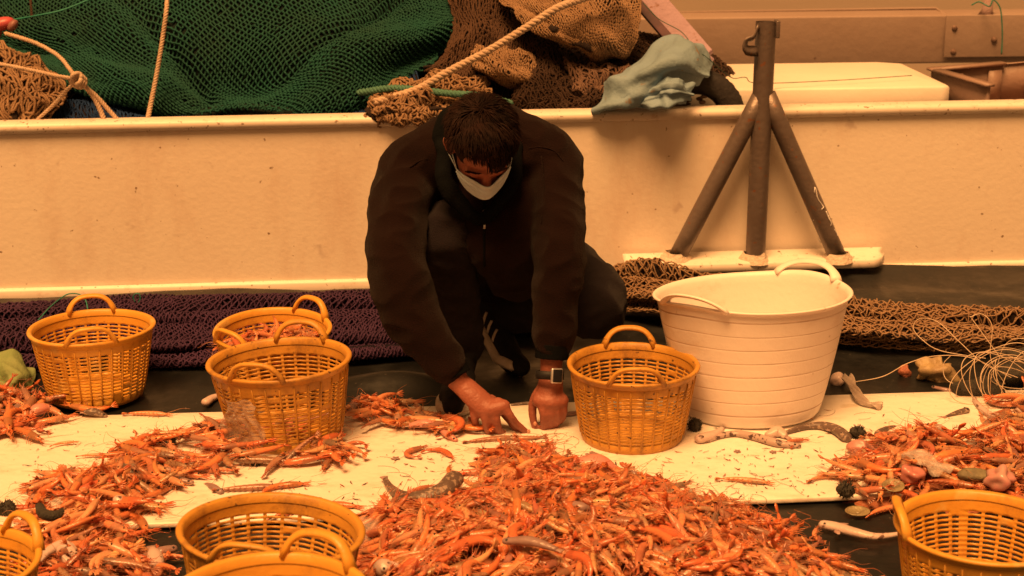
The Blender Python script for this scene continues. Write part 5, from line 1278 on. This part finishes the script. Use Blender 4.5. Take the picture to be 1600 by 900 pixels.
for (u, v, z_, s_, lab) in ((600, 888, .05, 1, 'round pale fish head with a white eye at the bottom of the centre heap'), (185, 782, .035, .6, 'small fish head with a white ring eye in the left heap')):
    root = empty('fish', G(u, v, z_), lab, 'fish'); p = G(u, v, z_ + .012)
    b = MB(); b.ell(p, (.020 * s_, .020 * s_, .018 * s_), None, 16, 12, lump=.15); b.tube([p + [.012 * s_, .01, -.002], p + [.03, .02, -.01]], [.012 * s_, .007], 8); b.build('body', M_fish_w, root)
    b = MB(); q = p + norm(np.array([0, 0, CAMH]) - p) * .019 * s_; b.ell(q, (.0065 * s_ + .001,) * 3, None, 12, 8); b.build('eye', mat('white_eye', (.8, .75, .75), rough=.2), root)
    b = MB(); b.ell(q + norm(np.array([0, 0, CAMH]) - q) * .006 * s_, (.003 * s_,) * 3, None, 8, 6); b.build('pupil', M_eye, root)
# pink blobs, rocks, shells in the right heap
def lump(label, u, v, zz, rad, m, name, cat, lp=.35, ls=40, seed=1):
    p = G(u, v, zz); b = MB(); b.ell(p + [0, 0, rad[2] * .8], rad, None, 26, 18, lump=lp, lsc=ls, seed=seed); return tag(b.build(name, m), label, cat)
M_rock = mat('mossy_rock', (.22, .20, .12), (.13, .11, .07), .7, 30, .5, 80); M_urch = mat('dark_weed', (.045, .040, .032), (.018, .016, .014), .85, 60, .8, 140)
lump('olive rounded stone in the right heap', 1522, 750, .045, (.034, .022, .014), M_rock, 'stone', 'stone', .35, 22)
lump('pink flabby octopus head in the right heap', 1425, 752, .045, (.024, .02, .018), mat('pink_octopus', (.52, .22, .20), (.4, .14, .13), .3, 30), 'octopus', 'octopus', .7, 48)
lump('larger pink octopus blob at the right end of the right heap', 1560, 760, .045, (.030, .024, .022), mat('deep_pink_octopus', (.55, .20, .20), (.45, .28, .26), .3, 30), 'octopus', 'octopus', .8, 44, 4)
lump('pinkish bulb of catch at the upper left of the right heap', 1347, 708, .02, (.028, .02, .017), mat('pale_pink_flesh', (.50, .26, .24), (.4, .16, .14), .35, 30), 'sea_squirt', 'sea squirt', .6, 48, 6)
M_shell = mat('olive_shell', (.30, .25, .14), (.16, .12, .07), .35, 50, .3, 160)
def shell(label, u, v, zz, r_, tl=.35):
    p = G(u, v, zz); b = MB(); Mt = np.array(Matrix.Rotation(tl, 3, 'X'))
    g = np.array([[p + Mt @ np.array([r_ * s_ * math.cos(a) * 1.2, r_ * s_ * math.sin(a), -.35 * r_ * (1 - s_ ** 2)]) for a in np.linspace(0, 2 * math.pi, 29)[:-1]] for s_ in (.02, .3, .5, .7, .85, 1)])
    b.grid(g, closed=True); return tag(solid(b.build('shell', M_shell), .0025), label, 'shell')
shell('open olive clam shell in the right heap', 1396, 758, .045, .020); shell('smaller round shell near the top of the right heap', 1376, 710, .03, .014)
shell('flat translucent shell on the black rubber behind the corner basket', 1340, 798, .012, .022, .05)
shell('green shell on the left part of the centre heap', 722, 810, .075, .020, .3)
def urchin(label, u, v, r_, seed, zz=BZ, m=M_urch):
    p = G(u, v, zz) + [0, 0, r_ * .8]; root = empty('sea_urchin', G(u, v, zz), label, 'sea urchin'); b = MB(); b.ell(p, (r_, r_, r_ * .85), None, 24, 16, lump=.4, lsc=70, seed=seed); b.build('body', m, root)
    rq = random.Random(seed); b = MB()
    for _ in range(170):
        d = norm(np.array([rq.gauss(0, 1), rq.gauss(0, 1), rq.gauss(0, 1)])); b.tube([p + d * r_ * .8, p + d * r_ * 1.22 + np.array([rq.gauss(0, 1), rq.gauss(0, 1), 0]) * .0015], [.0012, .0005], 3, cap=False)
    b.build('spines', m, root)
urchin('dark sea urchin in the middle of the white board at left', 262, 699, .0185, 1)
urchin('dark sea urchin on the board right of the spotted small shark', 1340, 684, .0165, 2)
urchin('dark sea urchin at the left edge above the corner basket', 10, 806, .019, 3, .01)
urchin('blackish weed ball wedged between the yellow basket and the tub', 1085, 672, .016, 4)
urchin('small dark urchin in front of the cracked basket', 400, 727, .011, 5)
urchin('dark weedy clump at the left edge of the right heap', 1322, 775, .018, 6, .03)
urchin('dark weedy clump in the upper part of the centre heap', 828, 772, .017, 7, .055)
urchin('dark lump lying near the top of the centre heap beside the green shell', 752, 815, .014, 8, .075)
urchin('small dark clump beside the octopus in the right heap', 1585, 700, .012, 9, .04)
# curved dark slug
fish('dark curved sea slug in the left heap', [(62, 795, .03), (68, 808, .032), (85, 812, .032), (100, 802, .03)], [.009, .012, .012, .008], M_urch, 'sea slug', name='sea_slug', tail=0, eye=False)
# dark net and weed clump under the tangled line, yellowish bag, plastic strips
lump('black weedy clump under the tangled fishing line', 1530, 624, .0, (.055, .035, .03), M_urch, 'weed_clump', 'weed', .5, 30, 3)
lump('black bundle behind the tangled fishing line at the right edge', 1592, 600, .0, (.07, .06, .055), M_urch, 'weed_clump', 'weed', .5, 22, 5)
M_bag = mat('yellowish_bag', (.42, .32, .16), (.25, .17, .1), .55, 22, .4, 50)
lump('yellowish brown bag lying against the tan net at right', 1462, 598, .0, (.048, .026, .036), M_bag, 'bag', 'bag', 1.0, 38, 2)
lump('rusty orange tuft of catch beside the yellowish bag', 1413, 592, .0, (.014, .012, .022), mat('rusty_tuft', (.40, .14, .08), (.25, .08, .05), .6, 80, .6, 160), 'coral_piece', 'coral', .5, 80, 2)
lump('pale skate scrap with a dark hollow right of the tub', 1308, 602, .0, (.022, .02, .018), M_fish_w, 'skate_scrap', 'skate', .45, 40, 4)
M_film = mat('torn_film', (.62, .55, .52), (.5, .4, .36), .3, 20, .3, 60, alpha=.26)
def strip(label, pts, wd, m, name, cat, z=BZ, fold=.006):
    L = smooth_path([G(u, v, z + zz) for u, v, zz in pts], 40); T = norm(np.gradient(L, axis=0)); S = norm(np.cross(T, [0, 0, 1.0])); g = []
    for k in range(40): g.append([L[k] + S[k] * wd * t * (1 + .3 * math.sin(k * .4)) + np.array([0, 0, fold * (1 + math.sin(k * .5 + t * 5))]) for t in np.linspace(-1, 1, 12)])
    b = MB(); b.grid(np.array(g)); return tag(solid(b.build(name, m), .0006), label, cat)
strip('pale translucent plastic strip hanging onto the board right of the tub', [(1322, 590, .02), (1335, 612, .012), (1352, 633, .003), (1378, 638, .001)], .013, mat('pale_film', (.5, .42, .38), (.4, .32, .28), .35, 20, alpha=.75), 'plastic_strip', 'plastic')
strip('torn clear plastic film lying on the right heap', [(1410, 715, .05), (1430, 712, .065), (1450, 725, .062), (1478, 742, .055)], .026, M_film, 'plastic_film', 'plastic')
# film clinging to the cracked basket
g = []
for j, t in enumerate(np.linspace(0, 1, 40)):
    row = []
    for i, s_ in enumerate(np.linspace(0, 1, 24)):
        u = 352 + s_ * (48 + 25 * t) - 6 * t + 5 * math.sin(t * 9 + s_ * 3); v = 622 + t * 78 + 8 * s_ + 4 * math.sin(s_ * 8)
        # hug the outside of the basket
        d = ray(u, v); rb_ = .150 - .025 * t; o_ = np.array([0, 0, CAMH]); a_ = d[0] ** 2 + d[1] ** 2; ox, oy = o_[0] - B2[0], o_[1] - B2[1]
        bq = ox * d[0] + oy * d[1]; cq = ox * ox + oy * oy - (rb_ + .008) ** 2; disc = max(0, bq * bq - a_ * cq); tt = (-bq - math.sqrt(disc)) / a_
        q = o_ + d * tt + np.array([0, -.006 * (1 + noise.noise(Vector((s_ * 6, t * 6, 0)))), 0]); q[2] = max(q[2], BZ + .002); row.append(q)
    g.append(row)
b = MB(); b.grid(np.array(g)); o = b.build('plastic_film', M_film); solid(o, .0005); tag(o, 'torn translucent film clinging to the side of the cracked yellow basket', 'plastic')
lump('wet clear plastic bag crumpled beside the split yellow basket', 572, 850, .01, (.035, .04, .03), M_film, 'plastic_bag', 'plastic', .4, 30, 8)
# tangled fishing line
M_line = mat('clear_line', (.62, .50, .38), (.5, .38, .28), .35, 20, spec=.6)
b = MB(); rq = random.Random(4); ctrl = G(1578, 600, .06)
for k in range(15):
    cx, cy, cz = ctrl + np.array([rq.uniform(-.04, .05), rq.uniform(-.03, .03), rq.uniform(.0, .03)]); ra, rb_ = rq.uniform(.05, .13), rq.uniform(.03, .10); ax = rq.uniform(-.6, .6); ph = rq.uniform(0, 6)
    pts = []
    for a in np.linspace(0, 2 * math.pi * rq.uniform(.8, 1.2), 26):
        x = ra * math.cos(a + ph) ; z = rb_ * math.sin(a + ph); pts.append([cx + x * math.cos(ax) - z * math.sin(ax) + .012 * math.sin(a * 2), cy + .03 * math.sin(a + k), max(.018, cz + x * math.sin(ax) + z * math.cos(ax))])
    b.tube(smooth_path(pts, 80), .0010, 5, cap=False)
for path in ([P(1590, 590, 3.86), P(1540, 570, 3.86), P(1500, 535, 3.9), P(1465, 503, 3.95), P(1437, 498, 3.98), P(1427, 512, 3.98), P(1440, 530, 3.96), P(1470, 548, 3.92), P(1540, 560, 3.88)],
             [P(1560, 555, 3.86), P(1520, 500, 3.9), P(1518, 495, 3.9), P(1535, 491, 3.9), P(1550, 510, 3.88), P(1548, 560, 3.86), P(1570, 600, 3.85)],
             [P(1335, 597, 3.87), P(1380, 588, 3.86), P(1420, 567, 3.86), P(1465, 556, 3.87), P(1520, 560, 3.86), P(1580, 590, 3.84)],
             [P(1485, 556, 3.9), P(1474, 570, 3.9), P(1478, 592, 3.88), P(1500, 600, 3.86), P(1550, 590, 3.85)]):
    b.tube(smooth_path(path, 90), .0011, 5, cap=False)
tag(b.build('fishing_line', M_line), 'tangle of pale fishing line in loose loops at the right edge', 'fishing line')
cord('small loop of dark line standing on the board above the right heap', [G(1488, 672, .02), G(1492, 668, .045), G(1508, 668, .045), G(1514, 676, .035), G(1510, 690, .02), G(1494, 682, .02)], .0009, mat('dark_line', (.03, .025, .025)))
cord('loop of dark line over the right heap', [G(1552, 720, .04), G(1560, 712, .065), G(1580, 710, .07), G(1600, 722, .06)], .0009, mat('darker_line', (.03, .025, .025)))
# twigs and small flat bits on the board
def stick(label, a, c, r_, m=M_urch): b = MB(); b.tube([a, (a + c) / 2 + [0.001, 0, 0.001], c], [r_, r_, r_ * .7], 6); return tag(b.build('twig', m), label, 'twig')
stick('short black stick standing up behind the pink gurnard', G(962, 735, .018), G(962, 722, .05), .0022); stick('second black stick leaning at the edge of the centre heap', G(966, 745, .02), G(972, 732, .045), .0032)
stick('thin pale reed sticking up from the right side of the centre heap', G(1088, 800, .03), G(1087, 778, .09), .0022, mat('reed', (.42, .3, .2)))
stick('broad brown sliver leaning at the upper edge of the centre heap', G(1004, 755, .03), G(986, 735, .055), .005, M_fish_g)
def star(label, u, v, r_, rot): 
    b = MB(); p = G(u, v, BZ + .003); th = np.linspace(0, 2 * math.pi, 31)[:-1]
    g = np.array([[p + [rr2 * r_ * (.45 + .55 * abs(math.cos((a - rot) * 2.5)) ** 2) * math.cos(a), rr2 * r_ * (.45 + .55 * abs(math.cos((a - rot) * 2.5)) ** 2) * math.sin(a), .002 * (1 - rr2)] for a in th] for rr2 in (.02, .5, 1)])
    b.grid(g, closed=True); return tag(solid(b.build('starfish', M_fish_g), .002), label, 'starfish')
star('tiny brown starfish nearest the right heap', 1266, 752, .010, .3); star('tiny brown starfish left of the one by the right heap', 1190, 751, .008, 1); star('flat brown starfish in front of the spotted eel', 1152, 705, .009, 2)
star('pinkish starfish bit under the hooked shrimp', 1208, 706, .009, .5); star('tiny star shaped bit above the dark curved fish', 618, 716, .011, .9)
b = MB(); rq = random.Random(12)
regions = [((900, 700), (1300, 770), 90), ((1080, 690), (1500, 640), 40), ((600, 690), (730, 780), 50), ((0, 660), (250, 760), 60), ((380, 745), (600, 790), 30), ((820, 680), (900, 700), 20), ((1130, 700), (1290, 775), 60)]
for (a_, c_, n_) in regions:
    for _ in range(n_):
        p = G(rq.uniform(a_[0], c_[0]), rq.uniform(min(a_[1], c_[1]), max(a_[1], c_[1])), BZ + .0022); an = rq.uniform(0, 6.28); ln = rq.choice([.002, .002, .003, .006, .010]); dd = np.array([math.cos(an), math.sin(an), 0]) * ln
        b.col = rq.choice([(.10, .05, .03), (.20, .08, .05), (.05, .035, .03), (.45, .14, .07)])
        b.tube([p - dd, p + np.array([rq.gauss(0, 1), rq.gauss(0, 1), 0]) * ln * .25, p + dd], [.0006, rq.uniform(.0007, .0018), .0004], 5, flat=.5, ref=(0, 0, 1))
o = b.build('fish_debris', M_md); tag(o, 'specks and threads of catch debris scattered on the white board', 'debris', kind='stuff')
# hair thin feelers lying on the board
b = MB(); b.col = (.22, .10, .06)
for _ in range(70):
    a_, c_, n_ = rq.choice(regions); p = G(rq.uniform(a_[0], c_[0]), rq.uniform(min(a_[1], c_[1]), max(a_[1], c_[1])), BZ + .0016); an = rq.uniform(0, 6.28); ln = rq.uniform(.02, .07); cv = rq.uniform(-1.5, 1.5)
    pts = [p + np.array([math.cos(an + cv * t) * ln * t, math.sin(an + cv * t) * ln * t, 0]) for t in np.linspace(0, 1, 10)]; b.tube(pts, .0004, 3, cap=False)
o = b.build('loose_feelers', M_md); tag(o, 'hair thin shrimp feelers stuck to the white board', 'feelers', kind='stuff')
